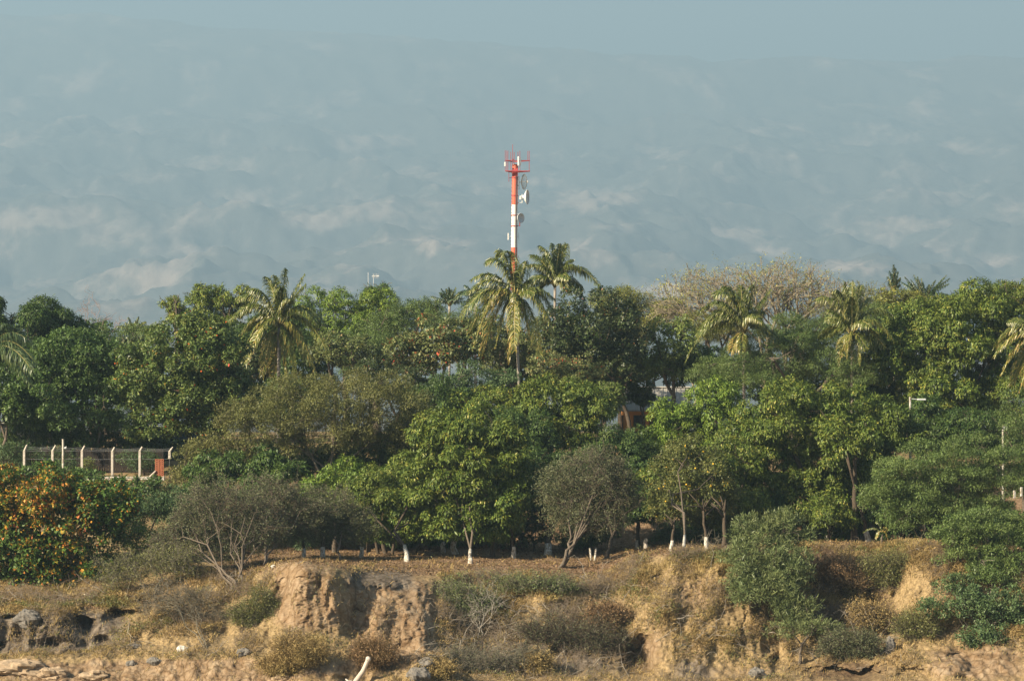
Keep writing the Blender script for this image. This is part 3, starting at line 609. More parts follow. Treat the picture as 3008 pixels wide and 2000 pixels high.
def twiggy(name, label, lobes, Y, base, seed, ntip=900, stem_r=.12, stems=1, matk=None, leafk=4, leafL=.14, leafW=.05, wood=None, cat="tree", group=None, droop=.1, f=(.25, .5), depth=.8,
           rtip=.012, fork=.35, shell=(.45, 1.05), tmul=1, jit=.14, up=.4, powr=.5, twig_extra=0, upright=0.0):
    """open thorny trees and dry shrubs: fine branching to many tips, few leaves"""
    if Y is None: Y = pick(base[0], lobes[0][1] + lobes[0][3] * .5)[1] - .7
    rng = np.random.default_rng(seed); Lw = lobes_w(lobes, Y, depth, 1.0); c0 = sum(c for c, r in Lw) / len(Lw)
    b = pick(*base) if isinstance(base, tuple) else (drop(c0[0], c0[1]) if base is None else drop((base - CU) / F * Y, Y))
    root = empty(name, b); tag(root, label, cat, group); stem_r *= .72
    wts = np.array([r[0] * r[2] for c, r in Lw]); wts = wts / wts.sum(); T = []
    for (c, r), w_ in zip(Lw, wts):
        n = int(ntip * w_) + 4; d = rand_unit(rng, n); q = d * rng.uniform(*shell, (n, 1)); bump = 1 + .42 * fbm(d[:, 0] * 2.4 + seed, d[:, 1] * 2.4, d[:, 2] * 2.4, 4)[:, None]; T.append(c + q * r * bump)
    T = np.concatenate(T); T = T[T[:, 2] > b[2] + .15]
    ht = max(.4, c0[2] - b[2]); allsegs = []
    for s in range(stems):
        bb = b + (rng.normal(size=3) * [.16, .16, 0] if stems > 1 else 0); sub = T[rng.integers(stems, size=len(T)) == s] if stems > 1 else T
        if stems > 1:
            ang = rng.uniform(0, 2 * math.pi); dr = np.array([math.cos(ang), math.sin(ang)]); sc_ = (T[:, :2] - b[:2]) @ dr; sub = T[np.argsort(-sc_ + rng.normal(size=len(T)) * np.std(sc_))[:len(T) // stems + 2]]
        if len(sub) < 3: continue
        fk = bb + (sub.mean(0) - bb) * fork; st = [bb - [0, 0, .3], bb + (fk - bb) * .35 + rng.normal(size=3) * ht * .03, bb + (fk - bb) * .7 + rng.normal(size=3) * ht * .03, fk]
        allsegs.append(skeleton(st, stem_r, sub, rng, rtip=rtip, f=f, jit=jit, powr=powr))
    segs = tuple(np.concatenate([s[i] for s in allsegs]) for i in range(4))
    if twig_extra:      # short side twigs off the thin branches
        A, B, ra, rb = segs; k = rng.choice(np.where(ra < .03)[0], twig_extra); t_ = rng.random((twig_extra, 1)); P0 = A[k] + (B[k] - A[k]) * t_
        D = norm(norm(B[k] - A[k]) + rand_unit(rng, twig_extra) * .9 + [0, 0, upright]); P1 = P0 + D * (.15 + .75 * rng.random((twig_extra, 1)) ** 2.5); r_ = np.full(twig_extra, rtip)
        segs = (np.concatenate([A, P0]), np.concatenate([B, P1]), np.concatenate([ra, r_]), np.concatenate([rb, r_ * .6])); T = np.concatenate([T, P1])
    wood_mesh("trunk", segs, wood or M_TWIG, root)
    if matk and leafk:
        n = len(T); k = leafk; Pc = np.repeat(T, k, 0) + rng.normal(size=(n * k, 3)) * .13; Nl = norm(np.repeat(T, k, 0) - c0)
        D = norm(rand_unit(rng, n * k) + Nl * .4 - np.array([0, 0, droop])); H = norm(rand_unit(rng, n * k) * .7 + np.array([0, 0, up]))
        V1, F1 = leaves(Pc, D, H, leafL * rng.uniform(.6, 1.3, n * k), leafW * rng.uniform(.7, 1.3, n * k)); mesh_np("crown", V1, F1, LM[matk], root, tint=np.clip(rng.random(n * k) * tmul, 0, 1))
    return root
def frond_mesh(P0, P1, P2, L_leaf, rng, nl=80, droop=.8, wind=(-.25, 0, 0), dry=0.0, roll=0.0):
    t = np.linspace(0, 1, 15)[:, None]; R = (1 - t) ** 2 * P0 + 2 * (1 - t) * t * P1 + t * t * P2
    L = np.linalg.norm(np.diff(R, axis=0), axis=1).sum()
    tt = np.linspace(.14, .995, nl); P = np.stack([np.interp(tt, t[:, 0], R[:, i]) for i in range(3)], -1)
    P = np.repeat(P, 2, 0); tq = np.repeat(tt, 2); e = 1e-2
    T = np.stack([np.interp(np.clip(tq + e, 0, 1), t[:, 0], R[:, i]) - np.interp(np.clip(tq - e, 0, 1), t[:, 0], R[:, i]) for i in range(3)], -1); T = norm(T)
    h = norm((P2 - P0) * np.array([1, 1, 0]) + 1e-3); S0 = norm(np.cross(T, np.array([0, 0, 1.]) + 0 * T) + rng.normal(size=3) * .25); 
    U0 = np.cross(S0, T); S = S0 * math.cos(roll) + U0 * math.sin(roll); Up = np.cross(S, T)
    side = np.tile([1., -1.], nl)[:, None]
    ln = L_leaf * (np.sin(np.clip(tq, 0, 1) * math.pi * .82 + .35)) ** .7 * rng.uniform(.7, 1.15, nl * 2)
    ln = ln[:, None]; n = len(P)
    D1 = norm(S * side * .85 + T * .75 + Up * .15 + rng.normal(size=(n, 3)) * .16)
    dr = droop * rng.uniform(.7, 1.3, (n, 1)); D2 = norm(D1 + np.array([0, 0, -1.]) * dr * 1.5 + np.array(wind)); D3 = norm(D1 * .25 + np.array([0, 0, -1.]) * dr * 2.6 + np.array(wind) * 1.6 + T * .3)
    A = P; B = A + D1 * ln * .35; Cc = B + D2 * ln * .35; E = Cc + D3 * ln * .3
    w = .03; W = norm(np.cross(D1, Up + rng.normal(size=(n, 3)) * .5)) * w
    V = np.stack([A - W * .6, A + W * .6, B + W * 1.2, B - W * 1.2, Cc + W, Cc - W, E], 1)
    base = (np.arange(n) * 7)[:, None]
    Fq = np.concatenate([base + np.array([[0, 1, 2, 3]]), base + np.array([[3, 2, 4, 5]])], 0); Ft = base + np.array([[5, 4, 6, 6]])
    tint = np.concatenate([np.tile(np.clip(rng.random(n) * .55 + dry, 0, 1), 2)]);
    # tips as thin quads
    V2 = np.stack([Cc + W, Cc - W, E - W * .15, E + W * .15], 1).reshape(-1, 3); F2 = np.arange(n * 4).reshape(n, 4)[:, ::-1]
    Vv = np.concatenate([V.reshape(-1, 3), V2]); Fc = np.concatenate([Fq, F2 + n * 7]); tint = np.concatenate([tint, np.clip(rng.random(n) * .5 + dry + .22, 0, 1)])
    return Vv, Fc, tint, R
def palm(name, label, Y, cu_, cv_, tips, seed, base=None, trunk_r=.17, matk='palm', leaf=.85, group="coconut palms above the orchard", lift=.35, bunch=True, tip_r=None, nl=92, bend=None):
    """tips: (du, dv, dy, apex, dry); the crown centre at cu_, cv_"""
    rng = np.random.default_rng(seed); c = at(cu_, cv_, Y); s = px(Y)
    b = drop((base if base is not None else cu_) / 1.0 * Y / F - CU * Y / F, Y)
    root = empty(name, b); tag(root, label, "palm tree", group)
    if bend is None: bend = 0
    n = 14; pts = []; rad = []
    for i in range(n):
        t = i / (n - 1); p = b * (1 - t) + c * t; p = p + np.array([bend * math.sin(t * math.pi), 0, 0]) - (np.array([0, 0, .4]) if i == 0 else 0); pts.append(p); rad.append(trunk_r * (1.35 - .55 * min(1, t * 2.2)) * (1 + .04 * ((i % 2) * 2 - 1)))
    MB().tube(pts, rad, 10).build("trunk", M_PALMBARK, root, smooth=True)
    # leaf bases
    mb = MB()
    for k in range(16):
        a = k * 2.4; d = np.array([math.cos(a), math.sin(a), .9 + .4 * rng.random()]); mb.tube([c - [0, 0, .35], c + d * .22 - [0, 0, .1], c + d * .42], [.07, .05, .03], 5)
    mb.build("leaf_sheath", M_COCO, root, smooth=True)
    if group.startswith("coconut") and 12 < len(tips) < 18:
        Rm = float(np.median([math.hypot(t_[0], t_[1]) for t_ in tips]))
        for k in range(5):
            a = k * 2.4 + rng.uniform(0, .5); e = -.4 + 1.5 * k / 5; tips = list(tips) + [(math.cos(a) * math.cos(e) * Rm * .95, -math.sin(e) * Rm * .9, math.sin(a) * math.cos(e) * Rm / s, .34 - .15 * max(e, 0), .15 if e < .2 else 0)]
    for i, tp in enumerate(tips):
        du, dv, dy, ap, dry = tp[:5]; dry *= .6; du *= 1.07; P2 = c + np.array([du / s, dy, -dv / s]); L = np.linalg.norm(P2 - c)
        P0 = c + norm(P2 - c) * .15
        P1 = c + (P2 - c) * .42 + np.array([0, 0, L * ap * 1.55])
        V1, F1, T1, R = frond_mesh(P0, P1, P2, leaf * 1.38 * min(1.1, .45 + L / 6), rng, nl=nl, droop=.55 + rng.random() * .3, dry=dry, roll=rng.uniform(-.5, .5), wind=(-.22, 0, 0) if len(tp) < 6 else tp[5])
        o = mesh_np("frond", V1, F1, LM[matk], root, tint=T1)
        mb = MB(); mb.tube([R[j] for j in range(0, 15, 1)], [.05 * (1 - j / 16) + .006 for j in range(15)], 5)
        rc = mb.build("midrib", M_RACHIS, root, smooth=True); rc.parent = o
    if bunch:
        mb = MB(); 
        for k in range(7):
            a = rng.uniform(0, 6.28); q = c + np.array([math.cos(a) * .3, math.sin(a) * .3 - .1, -.4 - .3 * rng.random()])
            ball(q, .12, M_COCO, "coconut", root, (1, 1, 1.25))
    return root
# ------------------------------------------------------------------ trees, back to front
T = tree
# skyline
T("mango_tree", "big dark domed mango tree at the left edge of the skyline", 'mango', 'mangodk', [(40, 800, 130, 112), (130, 790, 70, 78), (-60, 790, 90, 110)], 345, seed=11, size=.24, scale=1.05)
twiggy("bare_tree", "leafless pinkish tree on the skyline behind the dark mango", [(190, 745, 60, 50), (265, 745, 45, 28), (210, 700, 26, 40)], 395, None, 12, ntip=200, stem_r=.15, matk=None, wood=M_TWIGP, rtip=.014, jit=.18)
T("small_tree", "small umbrella shaped tree in the skyline dip on the left", 'almond', 'almondgr', [(232, 755, 34, 17)], 350, seed=13, size=.4, scale=.9)
T("slim_tree", "lone pale green slender tree left of the lumpy skyline crown", 'mango', 'mango', [(398, 705, 22, 26), (410, 735, 24, 24)], 368, seed=14, size=.4, scale=.9, tr=(.3, 1))
T("eucalyptus_tree", "yellow green lumpy crowned tree on the skyline left of the first palm", 'mango', 'mango', [(468, 700, 32, 44), (515, 705, 26, 42), (560, 700, 22, 42), (500, 745, 70, 30)], 366, seed=15, size=.3, scale=.9, tr=(.25, 1))
T("mango_tree", "bright green mango mass on the skyline right of the left palm", 'mango', 'mangobr', [(730, 728, 58, 62), (800, 735, 60, 66), (870, 730, 56, 58), (780, 780, 110, 40)], 366, seed=16, size=.27)
T("pine_sprig_tree", "dark spiky treetop poking above the mango mass beside the twin masts", 'tam', 'mangodk', [(856, 668, 15, 7), (882, 664, 10, 8), (866, 680, 22, 10)], 369, seed=17, size=.4, cat="tree")
T("acacia_tree", "soft fine leaved green tree behind the reddish almond", 'fine', 'fine', [(940, 735, 60, 42), (890, 770, 70, 45), (980, 720, 40, 28)], 356, seed=18, size=.3, dens=1.1)
T("yellowing_tree", "yellowing crown on the skyline right of the tall dark almond", 'fine', 'yellow', [(1420, 705, 60, 44), (1500, 730, 70, 50)], 392, seed=19, size=.35, inner=.3)
twiggy("bare_tree", "large spreading nearly leafless tree with yellow leaf tufts on the skyline", [(1700, 665, 150, 80), (1800, 645, 110, 66), (1870, 680, 105, 66), (1620, 700, 100, 66), (1955, 705, 60, 46), (1540, 720, 60, 44)], 388, 1815, 20, ntip=2600, stem_r=.8, stems=5, matk='sparse', leafk=3, leafL=.21, leafW=.1, wood=M_LIMB, rtip=.024, f=(.2, .42), fork=.3, shell=(.45, 1.03), jit=.13, powr=.55)
twiggy("bare_tree", "thin bare tree leaning over the skyline left of the large leafless one", [(1545, 680, 66, 55), (1600, 640, 50, 40)], 392, 1610, 21, ntip=330, stem_r=.2, matk='sparse', leafk=3, leafL=.22, leafW=.11, rtip=.02, jit=.13, wood=M_LIMB)
twiggy("brush_tree", "tangled olive brush tree on the skyline left of the spiky palms", [(1990, 690, 60, 45), (1930, 715, 70, 40)], 376, None, 22, ntip=1200, stem_r=.2, matk='olive', leafk=5, leafL=.2, leafW=.08, rtip=.014)
T("round_bush", "small yellow green clipped looking crown below the spiky palms", 'bush', 'yellow', [(2045, 695, 36, 26), (2100, 690, 32, 20)], 360, seed=23, size=.4)
T("mango_tree", "yellow green skyline mango rising at the right edge", 'mango', 'mango', [(2290, 700, 60, 45), (2200, 715, 70, 40), (2360, 690, 50, 45)], 352, seed=24, size=.3)
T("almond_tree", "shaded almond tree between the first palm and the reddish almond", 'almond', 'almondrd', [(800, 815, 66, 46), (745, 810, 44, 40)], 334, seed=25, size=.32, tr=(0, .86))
T("acacia_tree", "green feathery tree behind the big dark mango on the left", 'fine', 'fine', [(330, 775, 60, 30), (250, 790, 60, 30), (150, 770, 60, 26)], 346, seed=26, size=.35)
T("almond_tree", "broad almond tree dotted with red leaves left of the tall palm", 'almond', 'almondrd', [(1010, 800, 88, 68), (960, 830, 62, 52), (1060, 800, 50, 60)], 329, seed=27, size=.3)
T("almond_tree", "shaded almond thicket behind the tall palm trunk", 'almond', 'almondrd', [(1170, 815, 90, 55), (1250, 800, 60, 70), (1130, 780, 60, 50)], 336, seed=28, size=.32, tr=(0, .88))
T("almond_tree", "tall dark almond tree right of the tall palm", 'almond', 'almonddk', [(1370, 770, 100, 98), (1440, 790, 50, 80), (1300, 800, 55, 90), (1390, 850, 90, 40)], 331, seed=29, base=1460, size=.28, trunk_r=.24, bark=M_BARKD)
T("almond_tree", "pale light green almond between the dark almond and a palm", 'almond', 'almond', [(1545, 790, 54, 56), (1530, 840, 50, 42), (1580, 830, 40, 40)], 334, seed=30, size=.32, scale=.95, tr=(.4, .93))
T("mango_tree", "tall yellow green mango wall on the right with long drooping leaves", 'mango', 'mango', [(2120, 800, 95, 100), (2230, 770, 110, 105), (2320, 850, 80, 130), (2180, 900, 110, 90), (2060, 830, 60, 80), (2270, 950, 80, 55)], 322, seed=31, size=.22, trunk_r=.4)
T("acacia_tree", "wide feathery olive green tree under the two right palms", 'fine', 'fine', [(1800, 830, 120, 66, 3), (1690, 865, 100, 46, -3), (1900, 835, 90, 56, 3), (1850, 800, 80, 36, 4), (1960, 870, 60, 38)], 318, seed=32, size=.28, dens=1.2)
# middle
T("almond_tree", "dark green tiered almond tree behind the post fence at the left", 'almond', 'almondgr', [(150, 830, 80, 70), (110, 900, 72, 70), (210, 840, 66, 80), (180, 965, 96, 66), (235, 900, 60, 80)], 309, base=245, seed=33, size=.3, flat=.75)
T("almond_tree", "light green almond tree sprinkled with red leaves left of the first palm", 'almond', 'almond', [(400, 860, 105, 105), (480, 830, 85, 85), (330, 880, 72, 80), (450, 930, 85, 70), (360, 985, 70, 44), (500, 900, 66, 70), (480, 975, 56, 36), (460, 760, 55, 40)], 306, base=430, seed=34, size=.25)
T("almond_tree", "low almond branches reaching in from the left edge under a palm", 'almond', 'almondgr', [(20, 930, 62, 50), (60, 960, 50, 36), (-40, 920, 60, 60)], 308, seed=35, size=.33)
T("small_tree", "dark tree under the first palm between two almond crowns", 'almond', 'almonddk', [(560, 860, 50, 60), (560, 920, 60, 50), (600, 820, 40, 50)], 322, seed=36, size=.33)
T("shrub", "bluish green round bush under the tall palm", 'bush', 'teal', [(1110, 875, 85, 38), (1050, 895, 60, 35), (1140, 912, 40, 32)], 309, seed=37, size=.33, dens=1.2)
T("mango_tree", "mango tree below the tall palm, right of the centre", 'mango', 'mango', [(1270, 920, 80, 52), (1340, 945, 72, 56), (1220, 950, 55, 50), (1290, 1000, 85, 60)], 301, seed=38, size=.24, bark=M_BARKD)
T("almond_tree", "small pale almond beside the orange house", 'almond', 'almond', [(1395, 915, 44, 30), (1385, 945, 50, 26)], 312, seed=39, size=.4, tr=(.35, .93))
T("mango_tree", "deep green shaded mango filling the dark gap in the middle", 'mango', 'mangodk', [(1440, 1050, 80, 70), (1420, 1110, 80, 70), (1500, 1100, 60, 80), (1210, 1050, 60, 60), (1230, 1130, 70, 60)], 298, base=1390, seed=40, size=.3, bark=M_BARKD)
T("mango_tree", "glossy bright green mango in front of the orange house", 'mango', 'mangobr', [(1645, 925, 58, 50), (1550, 962, 52, 44), (1660, 970, 65, 62), (1560, 1010, 70, 50), (1620, 1040, 60, 46)], 300, seed=41, size=.25)
T("mango_tree", "largest mango tree right of centre with hanging leaf tassels", 'mango', 'mango', [(1830, 985, 120, 100), (1900, 1080, 88, 100), (1780, 1090, 88, 88), (1930, 960, 80, 70), (1850, 1150, 95, 72), (1740, 1010, 66, 80)], 288, base=1860, seed=42, size=.2, trunk_r=.42, bark=M_BARKD)
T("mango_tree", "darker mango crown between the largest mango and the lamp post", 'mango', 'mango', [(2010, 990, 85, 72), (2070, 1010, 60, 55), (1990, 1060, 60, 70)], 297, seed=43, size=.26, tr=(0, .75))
T("acacia_tree", "feathery green tree at the right edge around the second lamp post", 'fine', 'fine', [(2350, 960, 50, 60), (2380, 1040, 60, 60), (2345, 1100, 40, 50)], 284, seed=44, size=.33)
T("mesquite_tree", "broad olive brown mesquite left of centre with pale limbs showing", 'fine', 'olive', [(700, 945, 140, 75), (800, 930, 130, 70), (880, 950, 110, 80), (620, 990, 90, 56), (760, 1010, 130, 50), (560, 960, 60, 40), (950, 1000, 60, 60)], 291, base=740, seed=45, size=.22, dens=1.0, inner=.22, bark=M_TWIG, twigs=500, trunk_r=.3, stems=3)
T("mesquite_tree", "low olive branch tips hanging right of the fence end", 'fine', 'olive', [(455, 1045, 45, 28), (500, 1030, 55, 30), (450, 1090, 40, 30), (545, 1050, 40, 30)], 293, seed=46, size=.35, tr=(.1, .9))
T("mango_tree", "front mango with a narrow whitewashed trunk in the centre", 'mango', 'mango', [(1080, 1040, 95, 80), (1130, 1120, 76, 72), (1020, 1110, 80, 66), (1080, 1185, 92, 50), (1150, 1190, 50, 40), (1080, 1222, 80, 30), (1120, 1225, 50, 24), (1030, 1222, 50, 24), (1010, 1000, 60, 50), (1150, 1040, 60, 66)], 276, base=(1082, 1298), seed=47, size=.22, wash=True, trunk_r=.17)
T("mango_tree", "mango left of the centre mango, trunk base painted white", 'mango', 'mango', [(900, 1130, 90, 66), (960, 1160, 66, 60), (840, 1160, 66, 56), (900, 1195, 80, 40), (950, 1200, 56, 34), (930, 1228, 66, 26), (880, 1225, 54, 28), (975, 1225, 40, 24), (960, 1090, 60, 50)], 279, base=(937, 1293), seed=48, size=.25, wash=True, trunk_r=.2, bark=M_BARKD)
T("mango_tree", "bright leaved mango sapling crown below the mesquite limbs", 'mango', 'mangobr', [(745, 1115, 50, 38), (800, 1100, 46, 42), (770, 1150, 50, 30)], 282, seed=49, size=.35)
T("mango_tree", "bushy green mango clump right of the brick pillar", 'mango', 'mangodk', [(510, 1085, 66, 48), (470, 1110, 46, 36)], 284, seed=50, size=.33, tr=(.3, 1))
T("mango_tree", "bushy green mango clump under the mesquite's left side", 'mango', 'mangodk', [(630, 1090, 60, 44), (600, 1120, 50, 36)], 283, seed=51, size=.33, tr=(.3, 1))
T("mango_tree", "shaded mango with a wide white trunk base right of centre", 'mango', 'mangodk', [(1250, 1110, 70, 70), (1330, 1090, 60, 60), (1200, 1180, 50, 46), (1290, 1170, 60, 40)], 283, base=(1260, 1278), seed=52, size=.3, wash=True, trunk_r=.3, bark=M_BARKD, washh=.9)
T("citrus_tree", "orange tree dotted with yellow fruit on a forked white trunk", 'citrus', 'citrus', [(1590, 1090, 80, 72), (1550, 1140, 56, 50), (1640, 1140, 56, 52), (1600, 1172, 88, 38), (1540, 1180, 50, 30), (1580, 1045, 50, 30)], 279, base=(1575, 1270), seed=53, size=.26, wash=True, trunk_r=.14, fruits=34, washh=.95)
T("leaning_tree", "dark crooked tree with a sideways limb left of the orange tree", 'mango', 'mangodk', [(1440, 1180, 66, 36), (1500, 1160, 52, 40), (1390, 1170, 44, 40)], 281, base=(1393, 1288), seed=54, size=.33, trunk_r=.2, bark=M_BARKD)
twiggy("thorn_tree", "grey twiggy thorn tree with several stems right of centre", [(1350, 1090, 88, 66), (1300, 1160, 66, 66), (1405, 1125, 66, 66), (1270, 1110, 40, 46), (1360, 1190, 80, 46)], 271, (1290, 1305), 55, ntip=3600, stem_r=.2, stems=4, matk='grey', wood=M_BARK, leafk=6, leafL=.17, leafW=.05, twig_extra=2500, fork=.3, f=(.25, .5), shell=(.5, 1.05))
T("acacia_tree", "layered flat topped acacia at the right above the cliff", 'fine', 'fine', [(2150, 1080, 120, 62), (2230, 1060, 110, 55), (2080, 1120, 90, 50), (2180, 1150, 130, 55), (2300, 1110, 80, 70), (2120, 1190, 80, 36), (2040, 1150, 50, 36)], 272, base=2290, seed=56, size=.23, dens=1.35, flat=.55, depth=.8, tr=(.15, 1))
T("acacia_tree", "lower drooping acacia boughs over the cliff edge at the right border", 'fine', 'fine', [(2290, 1220, 110, 50), (2240, 1270, 80, 50), (2330, 1290, 80, 60), (2200, 1230, 55, 34), (2290, 1330, 60, 40, -2)], 257, base=(2330, 1300), seed=57, size=.25, dens=1.35, flat=.55, depth=.6, tr=(.15, 1))
T("scrub_bush", "dense green scrub on the slope at the lower right border", 'bush', 'teal', [(2310, 1400, 70, 46), (2230, 1390, 50, 36), (2340, 1450, 60, 46), (2260, 1470, 50, 30, -2), (2200, 1350, 44, 26, 2), (2150, 1400, 36, 20, -.5)], 251.5, base=(2300, 1450), seed=58, size=.26, tr=(.3, 1), cat="shrub", depth=.6)
T("tamarisk_bush", "feathery grey green bush hanging over the cliff right of centre", 'tam', 'tamarisk', [(1775, 1230, 85, 50), (1740, 1290, 72, 50, -1.5), (1800, 1310, 66, 56, -2), (1765, 1365, 76, 44, -3.5), (1830, 1400, 45, 34, -4), (1720, 1340, 40, 40, -3)], 257, base=(1775, 1330), seed=59, size=.25, dens=1.1, depth=.55, cat="shrub", bottom=-.8)
T("tamarisk_bush", "small feathery bush trailing down the slope below the large one", 'tam', 'tamarisk', [(1830, 1450, 66, 18), (1880, 1445, 50, 18)], 252, base=1840, seed=60, size=.3, depth=.8, cat="shrub", tr=(.3, 1))
def orange_shift(u, v, t, rng):
    w_ = np.exp(-(((u - 90) / 110) ** 2 + ((v - 1150) / 80) ** 2)) + .8 * np.exp(-(((u - 170) / 60) ** 2 + ((v - 1300) / 60) ** 2)) + .35 * fbm(u / 25., v / 25., u * 0, 3)
    return t * .62 + np.where(rng.random(len(t)) < np.clip(w_ * .62, .1, .52), .42 + .2 * rng.random(len(t)), 0)
T("almond_tree", "sea almond blazing with orange leaves at the lower left", 'almond', 'orange', [(80, 1150, 130, 76), (170, 1200, 110, 70), (60, 1280, 110, 80), (150, 1310, 100, 66), (-20, 1220, 90, 110), (230, 1180, 70, 56), (250, 1150, 70, 46), (40, 1360, 80, 40), (110, 1365, 70, 30)], 268, base=80, seed=61, size=.2, tshift=orange_shift, depth=.6, bottom=-.9, dens=1.1, scale=1.15)
T("almond_tree", "low green almond shrubs against the white rubble wall", 'almond', 'almondgr', [(300, 1130, 66, 26), (340, 1120, 40, 20), (190, 1105, 50, 24), (100, 1095, 50, 24), (20, 1100, 50, 26)], 288, seed=62, size=.4, cat="shrub")
T("shrub", "dark green bush between the orange almond and the grey thicket", 'fine', 'teal', [(330, 1175, 64, 36), (400, 1160, 50, 30), (290, 1220, 40, 30)], 276, seed=63, size=.33, cat="shrub", inner=.4)
T("shrub", "bright small leaved bush right of the orange almond's foot", 'bush', 'mangobr', [(330, 1235, 70, 26), (290, 1260, 36, 24)], 270, seed=64, size=.35, cat="shrub", tr=(.1, .8))
# thorn thicket on the left slope
twiggy("thorn_tree", "grey green thorn tree with crooked bare limbs on the left slope", [(500, 1160, 100, 60), (575, 1215, 80, 66), (440, 1215, 76, 52), (390, 1260, 60, 40), (520, 1265, 70, 36)], 265, (545, 1362), 65, ntip=3600, stem_r=.15, stems=6, matk='grey', wood=M_BARK, leafk=6, leafL=.17, leafW=.05, twig_extra=2200, shell=(.45, 1.05))
twiggy("thorn_tree", "grey thorn tree crown left of the headland", [(630, 1160, 84, 60), (700, 1185, 70, 50), (660, 1225, 60, 36)], 270, (603, 1306), 66, ntip=2200, stem_r=.14, stems=2, matk='grey', wood=M_BARK, leafk=6, leafL=.17, leafW=.05, twig_extra=1500)
twiggy("thorn_tree", "olive grey thorn tree with a white trunk base above the headland", [(770, 1180, 76, 56), (820, 1215, 56, 40), (740, 1225, 50, 36)], 272, (785, 1288), 67, ntip=2000, stem_r=.15, stems=1, matk='grey', wood=M_BARK, leafk=7, leafL=.17, leafW=.05, twig_extra=1000)
twiggy("dry_shrub", "leaning bare shrub with thin pale stems on the lower left slope", [(400, 1370, 80, 42), (440, 1400, 60, 36), (350, 1400, 40, 26)], 254, (478, 1495), 68, ntip=1100, stem_r=.06, stems=3, matk='rust', leafk=1, leafL=.1, leafW=.04, twig_extra=1800, wood=M_TWIG, fork=.45, rtip=.01)
twiggy("dry_shrub", "sprawling brown twig bush below the orange almond", [(330, 1300, 100, 40), (400, 1290, 70, 40), (270, 1330, 50, 30)], 262, (350, 1365), 69, ntip=1200, stem_r=.07, stems=5, matk='olive', leafk=3, leafL=.14, leafW=.05, twig_extra=2000, rtip=.01)
twiggy("shrub", "dark olive rounded shrub left of the sandstone headland", [(600, 1385, 40, 36), (560, 1410, 36, 28), (630, 1410, 30, 24), (580, 1425, 50, 20)], 252.5, (590, 1440), 70, ntip=900, stem_r=.06, stems=5, matk='olive', leafk=7, leafL=.14, leafW=.05, twig_extra=900, rtip=.01, cat="shrub", tmul=.6)
twiggy("shrub", "green wispy bush hanging on the cliff right of the pale face", [(1050, 1385, 66, 60), (1010, 1420, 50, 50), (1110, 1400, 50, 46)], None, (1080, 1470), 71, ntip=1500, stem_r=.07, stems=5, matk='tamarisk', leafk=5, leafL=.17, leafW=.045, twig_extra=1500, rtip=.01, cat="shrub", fork=.2)
twiggy("dead_bush", "bleached branching dead bush over the cliff in the centre", [(1130, 1400, 90, 60), (1180, 1370, 60, 46)], None, (1105, 1470), 72, ntip=130, stem_r=.07, stems=3, matk=None, wood=plain("bleached_twig", (.3, .27, .22), (.2, .18, .15)), rtip=.009, cat="shrub", fork=.3, jit=.2)
twiggy("dry_shrub", "green grey twiggy bush at the cliff top below the thorn tree", [(1190, 1340, 90, 26), (1270, 1350, 60, 26)], None, (1220, 1365), 73, ntip=900, stem_r=.04, stems=6, matk='tamarisk', leafk=3, leafL=.15, leafW=.04, twig_extra=1400, rtip=.01, cat="shrub")
twiggy("dry_shrub", "large grey brush heap on the lower slope right of centre", [(1270, 1450, 110, 50), (1360, 1480, 90, 50)], None, (1310, 1510), 74, ntip=1500, stem_r=.06, stems=7, matk='grey', leafk=2, leafL=.12, leafW=.04, twig_extra=2500, rtip=.012, cat="shrub", wood=M_BARKD)
twiggy("dry_shrub", "grey brush heap along the bottom edge in the centre", [(1100, 1520, 90, 36), (1190, 1510, 70, 30)], None, (1130, 1550), 75, ntip=1100, stem_r=.05, stems=6, matk='grey', leafk=1, leafL=.12, leafW=.04, twig_extra=2500, rtip=.011, cat="shrub")
for k, (u, v, ru, rv, lb) in enumerate([(690, 1495, 66, 42, "big straw coloured dry bush below the sandstone headland"), (870, 1500, 56, 40, "rusty dry bush at the foot of the pale cliff face"), (640, 1530, 46, 26, "straw tuft bush left of the driftwood near the bottom edge"), (1232, 1525, 34, 30, "pale straw tuft in the grey brush near the bottom"), (1010, 1540, 30, 22, "small brown dry bush beside the grey boulders")]):
    p = pick(u, v + rv * .8); Yk = p[1] - .4
    twiggy("straw_bush", lb, [(u, v, ru, rv), (u + ru * .3, v + rv * .3, ru * .7, rv * .7)], Yk, (u, v + rv), 80 + k, ntip=1000, stem_r=.03, stems=9, matk='straw' if k != 1 else 'rust', leafk=5, leafL=.2, leafW=.035, twig_extra=900, rtip=.009, wood=LM['straw'], cat="shrub", fork=.15, group="dry bushes at the foot of the cliff")
for k, (u, v, ru, rv, mt, lb) in enumerate([(1930, 1320, 62, 40, 'rust', "brown dry bush in the shaded hollow beside the hanging bush"), (2040, 1310, 56, 44, 'olive', "olive brown bush under the cliff top on the right"), (2010, 1420, 60, 40, 'straw', "golden dry bush in the middle of the right slope"), (2110, 1440, 50, 36, 'olive', "olive shrub on the lower right slope"), (1960, 1480, 70, 34, 'grey', "grey brown brush above the bottom caves"), (1400, 1415, 50, 32, 'rust', "reddish brown brush in the ravine")]):
    p = pick(u, v + rv * .7); Yk = p[1] - .3
    twiggy("slope_bush", lb, [(u, v, ru, rv)], Yk, (u, v + rv * .9), 100 + k, ntip=1000, stem_r=.03, stems=8, matk=mt, leafk=4, leafL=.18, leafW=.045, twig_extra=1400, rtip=.009, wood=M_BARK, cat="shrub", fork=.15, group="bushes scattered over the slope", depth=.6)

